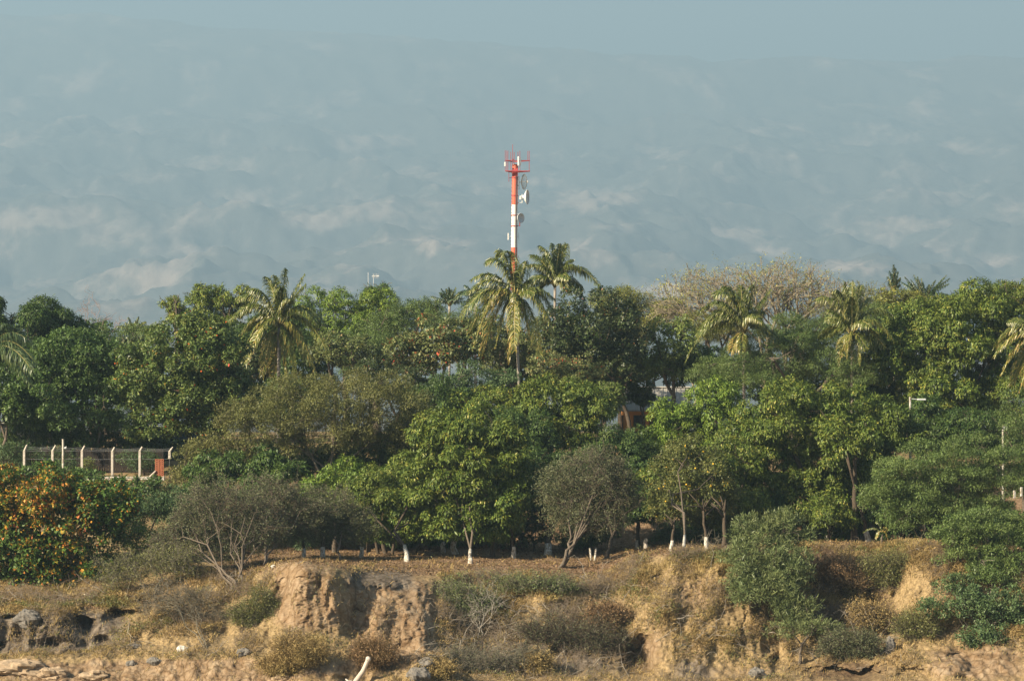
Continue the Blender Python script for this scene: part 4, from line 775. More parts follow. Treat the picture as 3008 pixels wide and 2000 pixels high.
# understory that closes the view between the crowns
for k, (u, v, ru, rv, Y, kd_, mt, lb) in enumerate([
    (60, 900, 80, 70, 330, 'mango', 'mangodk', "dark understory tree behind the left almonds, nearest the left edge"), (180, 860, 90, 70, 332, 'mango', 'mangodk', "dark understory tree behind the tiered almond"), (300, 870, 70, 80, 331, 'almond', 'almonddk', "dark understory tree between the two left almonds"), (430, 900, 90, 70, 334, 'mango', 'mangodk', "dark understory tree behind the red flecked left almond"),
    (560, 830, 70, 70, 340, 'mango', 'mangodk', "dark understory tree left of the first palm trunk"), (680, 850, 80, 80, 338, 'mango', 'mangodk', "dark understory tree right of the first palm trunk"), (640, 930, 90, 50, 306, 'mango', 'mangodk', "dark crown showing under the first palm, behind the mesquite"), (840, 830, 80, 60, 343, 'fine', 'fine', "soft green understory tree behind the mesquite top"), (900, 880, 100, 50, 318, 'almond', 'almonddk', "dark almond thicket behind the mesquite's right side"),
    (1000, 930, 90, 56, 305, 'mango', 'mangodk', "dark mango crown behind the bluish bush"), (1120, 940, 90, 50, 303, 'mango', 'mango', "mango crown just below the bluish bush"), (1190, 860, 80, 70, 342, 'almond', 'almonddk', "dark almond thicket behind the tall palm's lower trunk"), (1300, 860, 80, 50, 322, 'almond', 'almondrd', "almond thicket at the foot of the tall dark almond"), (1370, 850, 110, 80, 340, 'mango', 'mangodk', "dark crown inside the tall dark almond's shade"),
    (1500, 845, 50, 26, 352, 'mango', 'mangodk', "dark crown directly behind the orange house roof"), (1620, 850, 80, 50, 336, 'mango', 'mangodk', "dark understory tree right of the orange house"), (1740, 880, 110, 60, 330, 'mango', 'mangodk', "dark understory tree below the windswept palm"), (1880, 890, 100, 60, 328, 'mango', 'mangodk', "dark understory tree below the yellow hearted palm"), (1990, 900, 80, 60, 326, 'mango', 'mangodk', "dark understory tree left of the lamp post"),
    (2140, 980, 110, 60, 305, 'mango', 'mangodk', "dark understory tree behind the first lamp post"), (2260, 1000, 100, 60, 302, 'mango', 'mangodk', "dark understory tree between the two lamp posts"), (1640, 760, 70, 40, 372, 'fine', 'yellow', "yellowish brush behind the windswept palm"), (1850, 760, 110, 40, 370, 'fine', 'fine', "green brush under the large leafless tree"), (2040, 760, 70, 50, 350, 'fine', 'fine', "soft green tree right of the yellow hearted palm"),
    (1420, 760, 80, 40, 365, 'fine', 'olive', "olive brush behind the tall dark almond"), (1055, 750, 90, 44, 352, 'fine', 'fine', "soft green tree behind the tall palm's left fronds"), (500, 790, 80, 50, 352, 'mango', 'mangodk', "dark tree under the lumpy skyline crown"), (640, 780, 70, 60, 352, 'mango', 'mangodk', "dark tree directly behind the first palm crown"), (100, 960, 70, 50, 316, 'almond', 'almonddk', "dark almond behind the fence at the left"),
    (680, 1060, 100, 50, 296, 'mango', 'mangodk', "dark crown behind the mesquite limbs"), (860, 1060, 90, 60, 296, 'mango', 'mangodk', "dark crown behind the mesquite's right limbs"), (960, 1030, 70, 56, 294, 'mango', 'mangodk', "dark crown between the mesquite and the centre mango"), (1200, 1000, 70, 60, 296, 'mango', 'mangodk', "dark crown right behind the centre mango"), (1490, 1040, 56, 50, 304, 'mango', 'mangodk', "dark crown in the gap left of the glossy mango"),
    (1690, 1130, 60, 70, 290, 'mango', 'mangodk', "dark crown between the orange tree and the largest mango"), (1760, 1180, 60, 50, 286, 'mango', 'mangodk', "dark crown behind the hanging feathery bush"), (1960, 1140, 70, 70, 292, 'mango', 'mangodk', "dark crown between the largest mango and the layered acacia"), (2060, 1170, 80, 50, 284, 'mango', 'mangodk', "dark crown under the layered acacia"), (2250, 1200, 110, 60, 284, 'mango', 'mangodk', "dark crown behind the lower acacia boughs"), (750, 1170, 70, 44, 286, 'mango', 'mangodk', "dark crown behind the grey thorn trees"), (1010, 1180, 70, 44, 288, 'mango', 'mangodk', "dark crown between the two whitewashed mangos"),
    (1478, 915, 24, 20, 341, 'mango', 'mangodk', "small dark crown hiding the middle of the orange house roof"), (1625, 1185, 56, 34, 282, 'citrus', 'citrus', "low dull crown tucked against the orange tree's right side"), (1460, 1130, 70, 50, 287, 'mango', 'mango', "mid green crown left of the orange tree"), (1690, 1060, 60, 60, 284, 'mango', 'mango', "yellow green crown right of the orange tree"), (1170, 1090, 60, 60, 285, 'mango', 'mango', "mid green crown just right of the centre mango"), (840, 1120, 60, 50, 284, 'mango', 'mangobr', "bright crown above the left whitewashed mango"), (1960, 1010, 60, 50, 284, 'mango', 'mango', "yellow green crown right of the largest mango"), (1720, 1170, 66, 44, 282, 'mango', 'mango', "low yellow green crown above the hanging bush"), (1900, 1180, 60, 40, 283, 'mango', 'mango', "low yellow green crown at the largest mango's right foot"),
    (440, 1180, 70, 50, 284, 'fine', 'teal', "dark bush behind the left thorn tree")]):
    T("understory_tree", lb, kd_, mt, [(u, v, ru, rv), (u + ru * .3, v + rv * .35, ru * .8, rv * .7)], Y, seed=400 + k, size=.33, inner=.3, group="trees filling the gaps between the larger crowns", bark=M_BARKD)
for k, (u, v, ru, rv, Y, kd_, mt, lb) in enumerate([
    (270, 950, 60, 60, 325, 'mango', 'mangodk', "dark crown closing the gap between the two left almonds"), (60, 1010, 80, 36, 311, 'mango', 'mangodk', "added dark bush mass for canopy shade behind the board fence at the far left"), (200, 1020, 80, 36, 311, 'mango', 'mangodk', "added dark bush mass for canopy shade behind the board fence below the tiered almond"), (330, 1020, 70, 34, 311, 'mango', 'mangodk', "added dark bush mass for canopy shade behind the board fence left of the blue shed"), (120, 1060, 60, 26, 303, 'fine', 'teal', "dark shrub inside the fence between the second and third posts"), (330, 1065, 50, 26, 303, 'fine', 'teal', "dark shrub inside the fence left of the fifth post"), (30, 1050, 50, 30, 303, 'fine', 'teal', "dark shrub inside the fence by the first post"),  # bush masses behind the board fence are added, dark in place of canopy shade
    (425, 1108, 46, 30, 294, 'fine', 'olive', "olive bush on the bare bank just right of the brick pillar"), (380, 1140, 50, 26, 290, 'fine', 'teal', "green bush on the bank below the brick pillar"),
    (880, 1231, 60, 34, 285.5, 'almond', 'almondgr', "green undergrowth behind the slim dark trunks"), (990, 1238, 60, 28, 285.5, 'mango', 'mangodk', "shaded undergrowth right of the left whitewashed mango"), (1150, 1221, 60, 38, 285.5, 'almond', 'almondrd', "red tinged undergrowth behind the centre mango's right side"), (1230, 1228, 50, 38, 285.5, 'mango', 'mangodk', "shaded undergrowth left of the grey thorn tree"), (1350, 1231, 60, 38, 285.5, 'mango', 'mangodk', "shaded undergrowth right behind the grey thorn tree"),
    (1560, 1231, 60, 30, 285.5, 'fine', 'teal', "blue green undergrowth behind the orange tree"), (1650, 1231, 60, 38, 285.5, 'mango', 'mangodk', "shaded undergrowth right of the orange tree"), (1940, 1221, 60, 40, 285.5, 'mango', 'mangodk', "shaded undergrowth below the largest mango's right side"), (2070, 1231, 70, 34, 285.5, 'mango', 'mangodk', "shaded undergrowth behind the banana plant"), (720, 1231, 60, 40, 285.5, 'fine', 'teal', "blue green undergrowth behind the headland"), (2190, 1226, 60, 40, 284, 'mango', 'mangodk', "shaded undergrowth behind the cliff top peak at the right"), (560, 1236, 60, 44, 285.5, 'fine', 'teal', "blue green undergrowth behind the left thorn tree stems"), (430, 1245, 60, 30, 279, 'fine', 'olive', "olive undergrowth left of the thorn tree stems")]):
    T("undergrowth_bush", lb, kd_, mt, [(u, v, ru, rv)], Y, seed=500 + k, size=.36, inner=.3, cat="shrub", bark=M_BARKD)
# ------------------------------------------------------------------ palms
q = lambda L, cx, cy_, s: [((x - cx) / s, (y - cy_) / s, dy, ap, dr, *r) for (x, y, dy, ap, dr, *r) in L]
palm("coconut_palm", "coconut palm with a full drooping crown left of centre", 320, 643, 752, q([
  (935, 200, .3, .12, 0), (800, 270, 1.2, .15, 0), (730, 300, -1.2, .28, .05), (1130, 255, .5, .05, 0), (1150, 375, -.5, .12, 0), (545, 440, -1, .35, .05), (410, 540, .6, .42, .1), (340, 800, -.8, .5, .1), (250, 860, 1.5, .42, .15),
  (345, 1190, -.6, .5, .3), (470, 1290, -1.4, .5, .4), (520, 1300, -2.4, .42, .45), (690, 1440, -1.8, .32, .6), (510, 900, 1.6, .36, .1), (1380, 880, -.6, .55, .1), (1290, 860, -2, .52, .1), (1380, 1160, .3, .5, .15), (1260, 1400, -1.0, .42, .4),
  (1050, 1470, -1.6, .34, .4), (950, 1480, -.8, .2, .55), (790, 1450, .4, .14, .62), (1180, 1290, 1.0, .4, .3), (900, 420, -1.8, .2, 0), (1000, 560, -2.2, .3, .05), (640, 1120, -2.6, .5, .2)], 860, 860, 5.0), 201, base=640, trunk_r=.2, leaf=.9, tip_r=None)
palm("coconut_palm", "tallest coconut palm in front of the mast, yellowing lower fronds", 313, 1187, 690, q([
  (330, 240, -1, .5, .05), (430, 130, .6, .4, 0), (540, 130, -1.5, .3, .05), (165, 530, -.8, .42, .1), (190, 400, .6, .38, .05), (700, 215, .5, .12, 0), (740, 400, 1.2, .18, 0), (80, 780, 1.5, .42, .05), (300, 760, -1.2, .42, .15),
  (170, 940, -1, .5, .35), (210, 1070, -1.8, .5, .45), (280, 1160, -2, .42, .7), (540, 1220, -.6, .1, .75), (590, 1120, -2.2, .36, .5), (640, 930, -2.4, .5, .25), (830, 1150, -1, .36, .45), (930, 850, -1.6, .5, .2), (970, 1000, .3, .5, .3),
  (960, 590, .8, .35, .05), (780, 540, -1.5, .3, .05), (1000, 800, 1.5, .5, .15), (420, 1060, .5, .4, .4), (620, 300, 1.2, .12, 0), (760, 1100, .8, .3, .4)], 600, 600, 4.348), 202, base=1203, trunk_r=.17, leaf=.95)
palm("coconut_palm", "coconut palm just right of and behind the tallest one", 342, 1278, 658, q([
  (850, 130, -.6, .28, 0), (960, 100, .3, .12, 0), (1030, 105, -.4, .1, 0), (1095, 100, .8, .12, 0), (1215, 370, -.6, .5, .15), (1400, 520, -.4, .5, 0), (1150, 260, .6, .28, .05), (760, 210, .7, .25, 0), (715, 330, -.6, .3, 0), (680, 560, -1, .42, 0), (1250, 560, 1.4, .4, .1), (900, 230, -1.4, .25, 0), (780, 640, 1, .4, .1), (1130, 600, -1.5, .45, .15)], 985, 520, 4.348), 203, leaf=.85, bunch=False)
palm("coconut_palm", "windswept palm with fronds combed to the left below the leafless tree", 317.5, 1713, 764, q([
  (700, 450, -.5, .5, 0), (780, 380, .6, .35, 0), (590, 590, -.8, .5, .05), (570, 760, -.3, .55, .05), (480, 1000, -1, .62, .1), (560, 830, -1.8, .5, .05), (910, 370, .4, .12, 0), (1000, 365, -.4, .1, 0), (1140, 400, .4, .05, 0), (1125, 750, -.8, .55, .1), (830, 910, -1, .12, .75), (900, 930, -1.5, .2, .4), (640, 660, 1, .45, 0), (850, 450, -1.4, .25, 0), (960, 480, 1.2, .12, 0), (1040, 620, 1.4, .3, 0)], 930, 745, 3.54), 204, leaf=.95, bunch=True, nl=90)
palm("coconut_palm", "palm with a yellow heart at the right below the spiky pair", 318, 1962, 770, q([
  (1670, 430, -.6, .4, .1), (1760, 350, .4, .22, 0), (1810, 345, -.4, .1, .05), (1530, 490, -.8, .4, .15), (1885, 370, .6, .08, 0), (2120, 610, .6, .4, 0), (2115, 810, -1, .5, .3), (1700, 1010, -1.2, .3, .5), (1850, 1010, -1.5, .25, .45), (1640, 780, .8, .35, .05), (1910, 900, -1.2, .3, .2), (1620, 640, 1, .3, 0), (1960, 470, 1.2, .2, 0), (1800, 470, -1.5, .2, .05), (1760, 960, -2, .35, .45), (2010, 940, .2, .35, .2)], 1810, 770, 3.54), 205, leaf=.85, bunch=True)
def rnd_tips(seed, n, R, lo=-.5, hi=1.35, dry=.1, ap=.35):
    r = np.random.default_rng(seed); o = []
    for k in range(n):
        a = k * 2.4 + r.uniform(-.3, .3); e = lo + (hi - lo) * ((k + .5) / n); Rr = R * r.uniform(.85, 1.1)
        o.append((math.cos(a) * math.cos(e) * Rr, -math.sin(e) * Rr, math.sin(a) * math.cos(e) * Rr / 22, ap * (1.2 - max(e, 0) * .7), dry * (1 if e > .3 else 3) * r.random()))
    return o
palm("fan_palm", "small dark palm on the skyline left of the tallest palm", 385, 1035, 702, rnd_tips(1, 16, 42, .1, 1.4, 0, .1), 206, matk='palmdk', leaf=.6, bunch=False, nl=40, group="palms on the skyline")
palm("fan_palm", "drooping palm top half hidden just left of the tallest palm", 372, 1095, 700, rnd_tips(2, 14, 50, -.6, 1.2, .05, .5), 207, matk='palmdk', leaf=.7, bunch=False, nl=44, group="palms on the skyline")
palm("fan_palm", "pale green palm top in the skyline dip behind the left almonds", 362, 310, 775, rnd_tips(3, 14, 44, .15, 1.4, .05, .3), 208, leaf=.6, bunch=False, nl=40, group="palms on the skyline")
palm("fan_palm", "narrow upright dark palm, a spiky column on the right skyline", 392, 2058, 668, [(0, -58, 0, .0, 0), (-8, -44, .3, 0, 0), (9, -42, -.3, 0, 0), (-13, -30, 0, .05, 0), (15, -28, .2, .05, 0), (-10, -14, -.3, .1, 0), (14, -12, 0, .1, 0), (4, -50, .2, 0, 0), (-14, 10, 0, .3, 0), (14, 10, .2, .3, 0)], 209, matk='palmdk', leaf=.6, bunch=False, nl=44, group="palms on the skyline")
palm("fan_palm", "spiky dark palm with open fan fronds on the right skyline", 388, 2130, 690, [(-42, -52, .3, .0, 0), (-24, -56, -.3, 0, 0), (-8, -48, 0, .0, 0), (46, -56, 0, .02, 0), (34, -40, .3, .02, 0), (50, -36, -.3, .1, 0), (-46, -24, 0, .1, 0), (-34, -38, .4, .1, 0), (10, -34, .2, 0, 0), (-30, -46, 0, .02, 0), (-16, -52, .2, 0, 0), (-50, -40, -.2, .05, 0), (40, -50, .2, .02, 0), (52, -48, -.1, .04, 0), (22, -44, -.2, 0, 0), (-4, -40, .3, 0, 0), (54, -10, .2, .2, 0), (-44, -4, 0, .2, 0)], 210, matk='palmdk', leaf=.6, bunch=False, nl=44, group="palms on the skyline")
palm("fan_palm", "palm tuft rising from the mango crown at the right edge of the skyline", 360, 2320, 680, rnd_tips(6, 14, 36, 0, 1.3, 0, .2), 211, matk='palmdk', leaf=.55, bunch=False, nl=40, group="palms on the skyline")
palm("coconut_palm", "shaded palm fronds reaching in from the left edge", 300, -40, 830, [(112, -32, -.3, .5, .3), (118, 10, -.6, .5, .3), (100, 45, -.8, .5, .45), (60, -80, 0, .35, .1), (105, 62, .6, .55, .5), (20, -100, 0, .1, 0), (-80, -60, 0, .4, .1), (-90, 30, 0, .5, .3), (40, 90, -.8, .3, .5), (85, -60, .8, .45, .1), (112, 25, -1.4, .45, .4)], 212, matk='palmdk', leaf=.95, bunch=False)
palm("coconut_palm", "yellowing palm fronds reaching in from the right edge", 296, 2400, 800, [(-92, -22, -.3, .45, .3), (-104, 20, -.6, .5, .4), (-88, 60, -.5, .5, .45), (-66, 88, .2, .45, .55), (-70, -60, .3, .35, .1), (-20, -90, 0, .1, 0), (60, -60, 0, .4, .1), (-98, 0, .8, .5, .25), (-50, 96, -1, .3, .55)], 213, leaf=.95, bunch=False)
# a seedling palm on the cliff edge at the right
def sprout():
    b = pick(2032, 1254); r = empty("banana_plant", b); tag(r, "young arching banana plant on the cliff edge at the right", "plant")
    MB().tube([b - [0, 0, .1], b + [-.05, 0, .45], b + [0, 0, .9]], [.09, .08, .05], 7).build("stem", M_BARK, r, smooth=True)
    rg = np.random.default_rng(5); c = b + np.array([0, 0, .85])
    for dx, dz, dy, dr in ((-1.5, .1, 0, .1), (-.5, .9, .1, 0), (.4, .2, -.1, .3), (.45, -.5, 0, .4), (-.5, -.4, 0, .35)):
        P2 = c + np.array([dx, dy, dz]); V1, F1, T1, R = frond_mesh(c, c + (P2 - c) * .4 + np.array([0, 0, .75]), P2, .32, rg, nl=34, droop=.5, dry=dr, wind=(0, 0, 0)); mesh_np("leaf", V1, F1, LM['palm'], r, tint=T1)
sprout()

# ------------------------------------------------------------------ red and white mast
def mast():
    Y = 430.0; s = px(Y); S = 1 / (5.555 * s)       # metres per pixel of the mast close-up
    top = at(1186, 379, Y); foot = drop(top[0] - 6 / s * 1.0, Y); foot[2] -= .4
    r = empty("telecom_mast", foot + [0, 0, .4]); tag(r, "red and white banded radio mast with dishes rising behind the palms", "mast")
    H = top[2] - foot[2]
    def pz(v): return at(1186, v, Y)[2]
    def ax(z): return foot + (top - foot) * ((z - foot[2]) / H)
    def rd(z): return (8.6 - 2.0 * (z - foot[2]) / H * 1.0) / s
    bands = [pz(379), pz(472), pz(570), pz(668), pz(766), foot[2]]
    for i in range(5):
        z1, z0 = bands[i], bands[i + 1]
        if z0 >= z1: continue
        mb = MB(); n = max(2, int((z1 - z0) / 1.2)); zs = [z0 + (z1 - z0) * k / n for k in range(n + 1)]
        mb.tube([ax(z) for z in zs], [rd(z) for z in zs], 20)
        for z in zs[1:-1:2]: mb.tube([ax(z - .04), ax(z + .04)], rd(z) + .02, 20)
        mb.build("tower_section", M_RED if i % 2 == 0 else M_TWHITE, r)
    def lo(x, y, d=0.0):     # close-up pixel -> world
        return np.array([top[0] + (x - 490) * S, Y + d, pz(379) - (y - 368) * S])
    mb = MB()
    for x in np.arange(0, 1, .03): pass
    lad = MB(); lx = ax(pz(570))[0]
    for zz_ in np.arange(foot[2] + 3, pz(385), .45):
        a = ax(zz_); lad.box((a[0] - rd(zz_) - .07, a[1] - .1, zz_), (.05, .4, .035))
    lad.build("climbing_rungs", M_DKRED, r)
    mb = MB()
    for k, off in enumerate((.35, .5, .62)):
        zs = np.linspace(foot[2] + .5, pz(395 + k * 30), 24); mb.tube([ax(z) + np.array([rd(z) * math.sin(off) + .03, -rd(z) * math.cos(off) - .02, 0]) for z in zs], .035, 5)
    mb.build("cable_run", M_STEEL, r)
    mb = MB()
    for y, wd in ((460, .075), (325, .055)):
        A, B, D_ = lo(370, y, -.9), lo(678, y, -.6), lo(470, y, 1.7)
        mb.tube([A, B], wd, 6).tube([B, D_], wd, 6).tube([D_, A], wd, 6)
        if y == 460:
            c = lo(490, y); mb.tube([A, c], wd, 6).tube([B, c], wd, 6).tube([D_, c], wd, 6)
    mb.tube([lo(455, 470), lo(525, 470)], [.62, .62], 6)
    mb.build("antenna_platform", M_DKRED, r)
    for x, y0, y1, d in ((365, 195, 455, -.9), (385, 195, 455, -.6), (400, 195, 455, -.2), (436, 200, 460, .9), (460, 112, 365, 0), (480, 200, 460, 1.5), (528, 200, 460, 1.0), (553, 200, 460, -.7), (655, 200, 330, -.3), (672, 200, 462, -.6), (412, 460, 592, -.3)):
        mb = MB().tube([lo(x, y1, d), lo(x, y0, d)], .032, 5)
        if y0 == 460: mb.tube([lo(412, 542, -.3), lo(460, 542, 0)], .03, 5)
        mb.build("antenna_pole", M_DKRED, r)
    for x, y0, y1, d in ((363, 345, 402, -1.0), (534, 275, 392, -.95), (558, 290, 386, -.8)):
        MB().box(tuple((lo(x, y0, d) + lo(x, y1, d)) / 2), (.2, .12, (y1 - y0) * S), 0, .03).build("panel_antenna", M_TWHITE, r)
    MB().tube([lo(462, 322, 0), lo(462, 298, 0)], [.12, .09], 8).build("beacon_lamp", M_DKRED, r)
    def dish(name, cx, cy_, R, dirv, mat, grid=False, depth=.28):
        c = lo(cx, cy_, -.2); d = Vector(dirv).normalized(); a = d.cross(Vector((0, 0, 1))).normalized(); b = a.cross(d); R = R * S
        nr, na = 7, 28; V = []; Fq = []
        for i in range(nr + 1):
            q_ = i / nr
            for k in range(na):
                t = 2 * math.pi * k / na; V.append(Vector(c) + (a * math.cos(t) + b * math.sin(t)) * R * q_ + d * (q_ * q_ * R * depth))
        for i in range(nr):
            for k in range(na): Fq.append((i * na + k, i * na + (k + 1) % na, (i + 1) * na + (k + 1) % na, (i + 1) * na + k))
        mb = MB()
        if grid:
            for k in range(-6, 7):
                pts = []
                for j in range(-6, 7):
                    x_ = k / 6.5; y_ = j / 6 * math.sqrt(max(0, 1 - x_ * x_)); pts.append(Vector(c) + a * x_ * R + b * y_ * R + d * ((x_ * x_ + y_ * y_) * R * depth))
                mb.tube(pts, .02, 4, False)
            mb.tube([Vector(c) + (a * math.cos(t) + b * math.sin(t)) * R + d * R * depth for t in np.linspace(0, 2 * math.pi, 25)], .045, 5, False)
            mb.tube([Vector(c) + b * y_ * R + d * (y_ * y_ * R * depth) - d * .05 for y_ in np.linspace(-1, 1, 9)], .06, 5)
        else:
            mb.add(V, Fq); n0 = len(V); V2 = [v - d * .06 for v in V]; mb.add(V2, [tuple(reversed(f)) for f in Fq])
            mb.tube([Vector(c) + (a * math.cos(t) + b * math.sin(t)) * R + d * (R * depth - .03) for t in np.linspace(0, 2 * math.pi, 29)], .05, 5, False)
        o = mb.build(name, mat, r, smooth=not grid)
        return c, d, R, o
    c, d, R, _ = dish("grid_dish", 575, 592, 98, (1, .35, 0), M_STEEL, True, .35)
    MB().tube([c, Vector(c) + d * R * .75], .03, 5).box(tuple(Vector(c) + d * R * .8), (.2, .2, .28), 0, .05).build("feed_horn", M_TWHITE, r)
    MB().tube([lo(540, 520, -.2), lo(540, 692, -.2)], .05, 6).tube([lo(500, 560, 0), lo(540, 560, -.2)], .04, 5).tube([lo(500, 640, 0), lo(540, 640, -.2)], .04, 5).tube([lo(540, 600, -.2), c], .06, 5).build("dish_bracket", M_STEEL, r)
    c2, d2, R2, _ = dish("white_dish", 612, 787, 90, (1, -.25, 0), M_TWHITE, False, .45)
    MB().tube([Vector(c2) - d2 * .25, Vector(c2) + d2 * .12], [.22, .3], 12).build("dish_hub", M_GREY, r)
    mb = MB().tube([lo(505, 775, 0), lo(582, 775, -.2)], .04, 5).tube([lo(505, 860, 0), lo(582, 858, -.2)], .04, 5).tube([lo(582, 750, -.2), lo(582, 865, -.2)], .06, 6).box(tuple(lo(560, 802, -.2)), (.28, .3, .42), 0, .03).tube([lo(582, 790, -.2), c2], .05, 5).build("dish_bracket", M_GREY, r)
    c3, d3, R3, _ = dish("grey_dish", 552, 1056, 60, (1, -1.0, 0), M_GREY, False, .35)
    MB().tube([lo(505, 1020, 0), lo(548, 1030, -.1)], .04, 5).tube([lo(505, 1158, 0), lo(550, 1150, -.1)], .04, 5).tube([lo(550, 1015, -.1), lo(550, 1162, -.1)], .06, 6).build("dish_bracket", M_DKRED, r)
    for y in (1020, 1158, 540, 770): 
        z = lo(0, y)[2]; MB().tube([ax(z - .06), ax(z + .06)], rd(z) + .05, 18).build("clamp_band", M_DKRED, r)
    MB().tube([lo(404, 1248, -.1), lo(404, 1335, -.1)], .07, 6).tube([lo(404, 1290, -.1), lo(440, 1290, 0)], .025, 4).build("whip_antenna", M_TWHITE, r)
    MB().tube([lo(538, 1240, -.1), lo(538, 1335, -.1)], .03, 5).tube([lo(500, 1290, 0), lo(538, 1290, -.1)], .025, 4).build("side_rod", M_GREY, r)
mast()
for k, (u, v0, lb, yg) in enumerate([(848, 627, "plain thin white mast left of its yagi topped twin", False), (860, 632, "thin white mast with a yagi aerial on top", True)]):
    t_ = at(u, v0, 440); b = drop(t_[0], 440); r = empty("radio_mast", b); tag(r, lb, "mast", "thin masts on the skyline")
    MB().tube([b, t_], .035, 6).build("mast_pole", M_GREY, r)
    if yg:
        mb = MB().tube([t_ - [.2, 0, .25], t_ + [.75, -.1, -.2]], .04, 4)
        for x in (0, .2, .4, .6): mb.tube([t_ + [x, -.1, -.5], t_ + [x, -.1, .08]], .02, 4)
        mb.build("yagi_aerial", M_TWHITE, r)

# ------------------------------------------------------------------ orange house among the trees
def house():
    Y = 345.0; s = px(Y); x0 = (1422 - CU) / s; x1 = (1592 - CU) / s; g = drop((x0 + x1) / 2, Y); 
    zr = at(0, 891, Y)[2]; ze = at(0, 944, Y)[2]; dep = 6.0
    r = empty("orange_house", ((x0 + x1) / 2, Y, g[2])); tag(r, "orange walled house with a grey sheet roof glimpsed between trees", "house")
    zb = g[2] - .3
    MB().box(((x0 + x1) / 2, Y + dep / 2, (zb + ze) / 2 - .06), (x1 - x0 - 1.2, dep, ze - zb - .12)).build("wall", M_ORWALL, r)
    mb = MB(); e = .5
    A = [(x0, Y - .35, ze - .02), (x1, Y - .35, ze - .02), (x1, Y + dep / 2, zr), (x0, Y + dep / 2, zr), (x1, Y + dep + e, ze - .1), (x0, Y + dep + e, ze - .1)]
    B = [(a, b, c - .12) for a, b, c in A]
    mb.add(A + B, [(0, 1, 2, 3), (3, 2, 4, 5), (9, 8, 7, 6), (11, 10, 8, 9), (0, 6, 7, 1), (1, 7, 8, 2), (2, 8, 10, 4), (4, 10, 11, 5), (5, 11, 9, 3), (3, 9, 6, 0)])
    xx = x0 + .2
    while xx < x1: mb.tube([(xx, Y - .35, ze), (xx, Y + dep / 2 - .05, zr + .02)], .035, 4); xx += .45
    ro = mb.build("roof", M_ROOF, r)
    rc = MB().box(((x0 + x1) / 2, Y + dep / 2, zr + .03), (x1 - x0 + .1, .5, .09)).build("ridge_cap", M_RIDGE, r); rc.parent = ro
    for xc, wd in ((x0 + 2.2, 1.1), (x1 - 2.0, 1.1)):
        o = MB().box((xc, Y - .03, ze - 1.1), (wd, .1, 1.0)).build("window", M_DARK, r)
        f = MB(); f.box((xc - wd / 2, Y - .06, ze - 1.1), (.08, .12, 1.16)).box((xc + wd / 2, Y - .06, ze - 1.1), (.08, .12, 1.16)).box((xc, Y - .065, ze - .56), (wd + .06, .12, .08)).box((xc, Y - .065, ze - 1.64), (wd + .06, .12, .08))
        fo = f.build("frame", M_BARKD, r); fo.parent = o
    MB().box(((x0 + x1) / 2, Y - .04, zb + 1.0), (1.0, .1, 2.1)).build("door", M_BARKD, r)
    for xc in (x0 + .5, (x0 + x1) / 2 - 1.4, (x0 + x1) / 2 + 1.6, x1 - .5): MB().box((xc, Y - .2, (zb + ze) / 2 - .25), (.18, .18, ze - zb - .5)).build("porch_post", M_BARKD, r)
house()

# ------------------------------------------------------------------ fenced yard on the left
YF = 299.0; SF = px(YF)
def fz(zx, zy, Y=YF): return at(zx / 5.373, (1280 + zy / 4.2125) / 1.2756, Y)
rgf = np.random.default_rng(77)
post_tops = []
for k, (x, yt, yb, tip, lb) in enumerate([(300, 180, 500, (335, 112), "first fence post from the left, its foot hidden by orange leaves"), (650, 178, 500, (690, 118), "second fence post from the left, between a trunk and the utility pole"), (1015, 178, 500, (1050, 122), "third bent topped fence post, beside a small round bush"), (1390, 185, 505, (1420, 140), "fourth fence post, stained dark, right of a tree trunk"), (1730, 180, 510, (1762, 135), "fifth fence post, just left of the brick pillar")]):
    p = fz(x, yt); b = fz(x, yb); b[2] -= .8; r = empty("fence_post", b); tag(r, lb, "fence post", "bent concrete fence posts behind the wall")
    MB().box(tuple((p + b) / 2), (.2, .2, p[2] - b[2]), 0, .02).build("post", M_CONC, r)
    t_ = fz(*tip); MB().tube([p - [0, 0, .1], t_], [.11, .08], 4).build("bent_arm", M_CONC, r); post_tops.append((p, t_))
b = fz(2098, 285); t_ = fz(2100, 185); r = empty("broken_post", fz(2098, 620)); tag(r, "broken fence post top right of the brick pillar", "fence post")
MB().box(tuple((b + t_) / 2), (.21, .2, t_[2] - b[2]), 0, .02).build("post", M_CONC, r); MB().tube([t_ - [0, 0, .05], fz(2140, 140)], [.1, .07], 4).build("bent_arm", M_CONC, r)
MB().tube([fz(2098, 620), b], .03, 4).build("rebar", M_STEEL, r); post_tops.append((t_, fz(2140, 140)))
r = empty("barbed_wire", post_tops[0][0]); tag(r, "rusty wire strands strung between the bent fence posts", "wire")
for j in range(4):
    pts = []
    for p, t_ in post_tops:
        pts.append((p * (1 - j / 3) + t_ * (j / 3)) if j < 3 else p - [0, 0, .7])
    path = []
    for a, c in zip(pts[:-1], pts[1:]):
        for t in (0, .25, .5, .75): path.append(a * (1 - t) + c * t - np.array([0, 0, .08 * math.sin(t * math.pi)]))
    path.append(pts[-1]); MB().tube(path, .012, 3).build("strand", M_STEEL, r)
p = fz(780, 40); b = fz(780, 520); r = empty("utility_pole", b); tag(r, "straight white utility pole with a bracket among the fence posts", "pole")
MB().tube([b - [0, 0, .6], p], [.11, .09], 10).build("post", M_WHITE, r); MB().tube([fz(780, 150), fz(825, 135)], .04, 5).box(tuple(fz(800, 150)), (.3, .12, .1)).build("bracket", M_GREY, r)
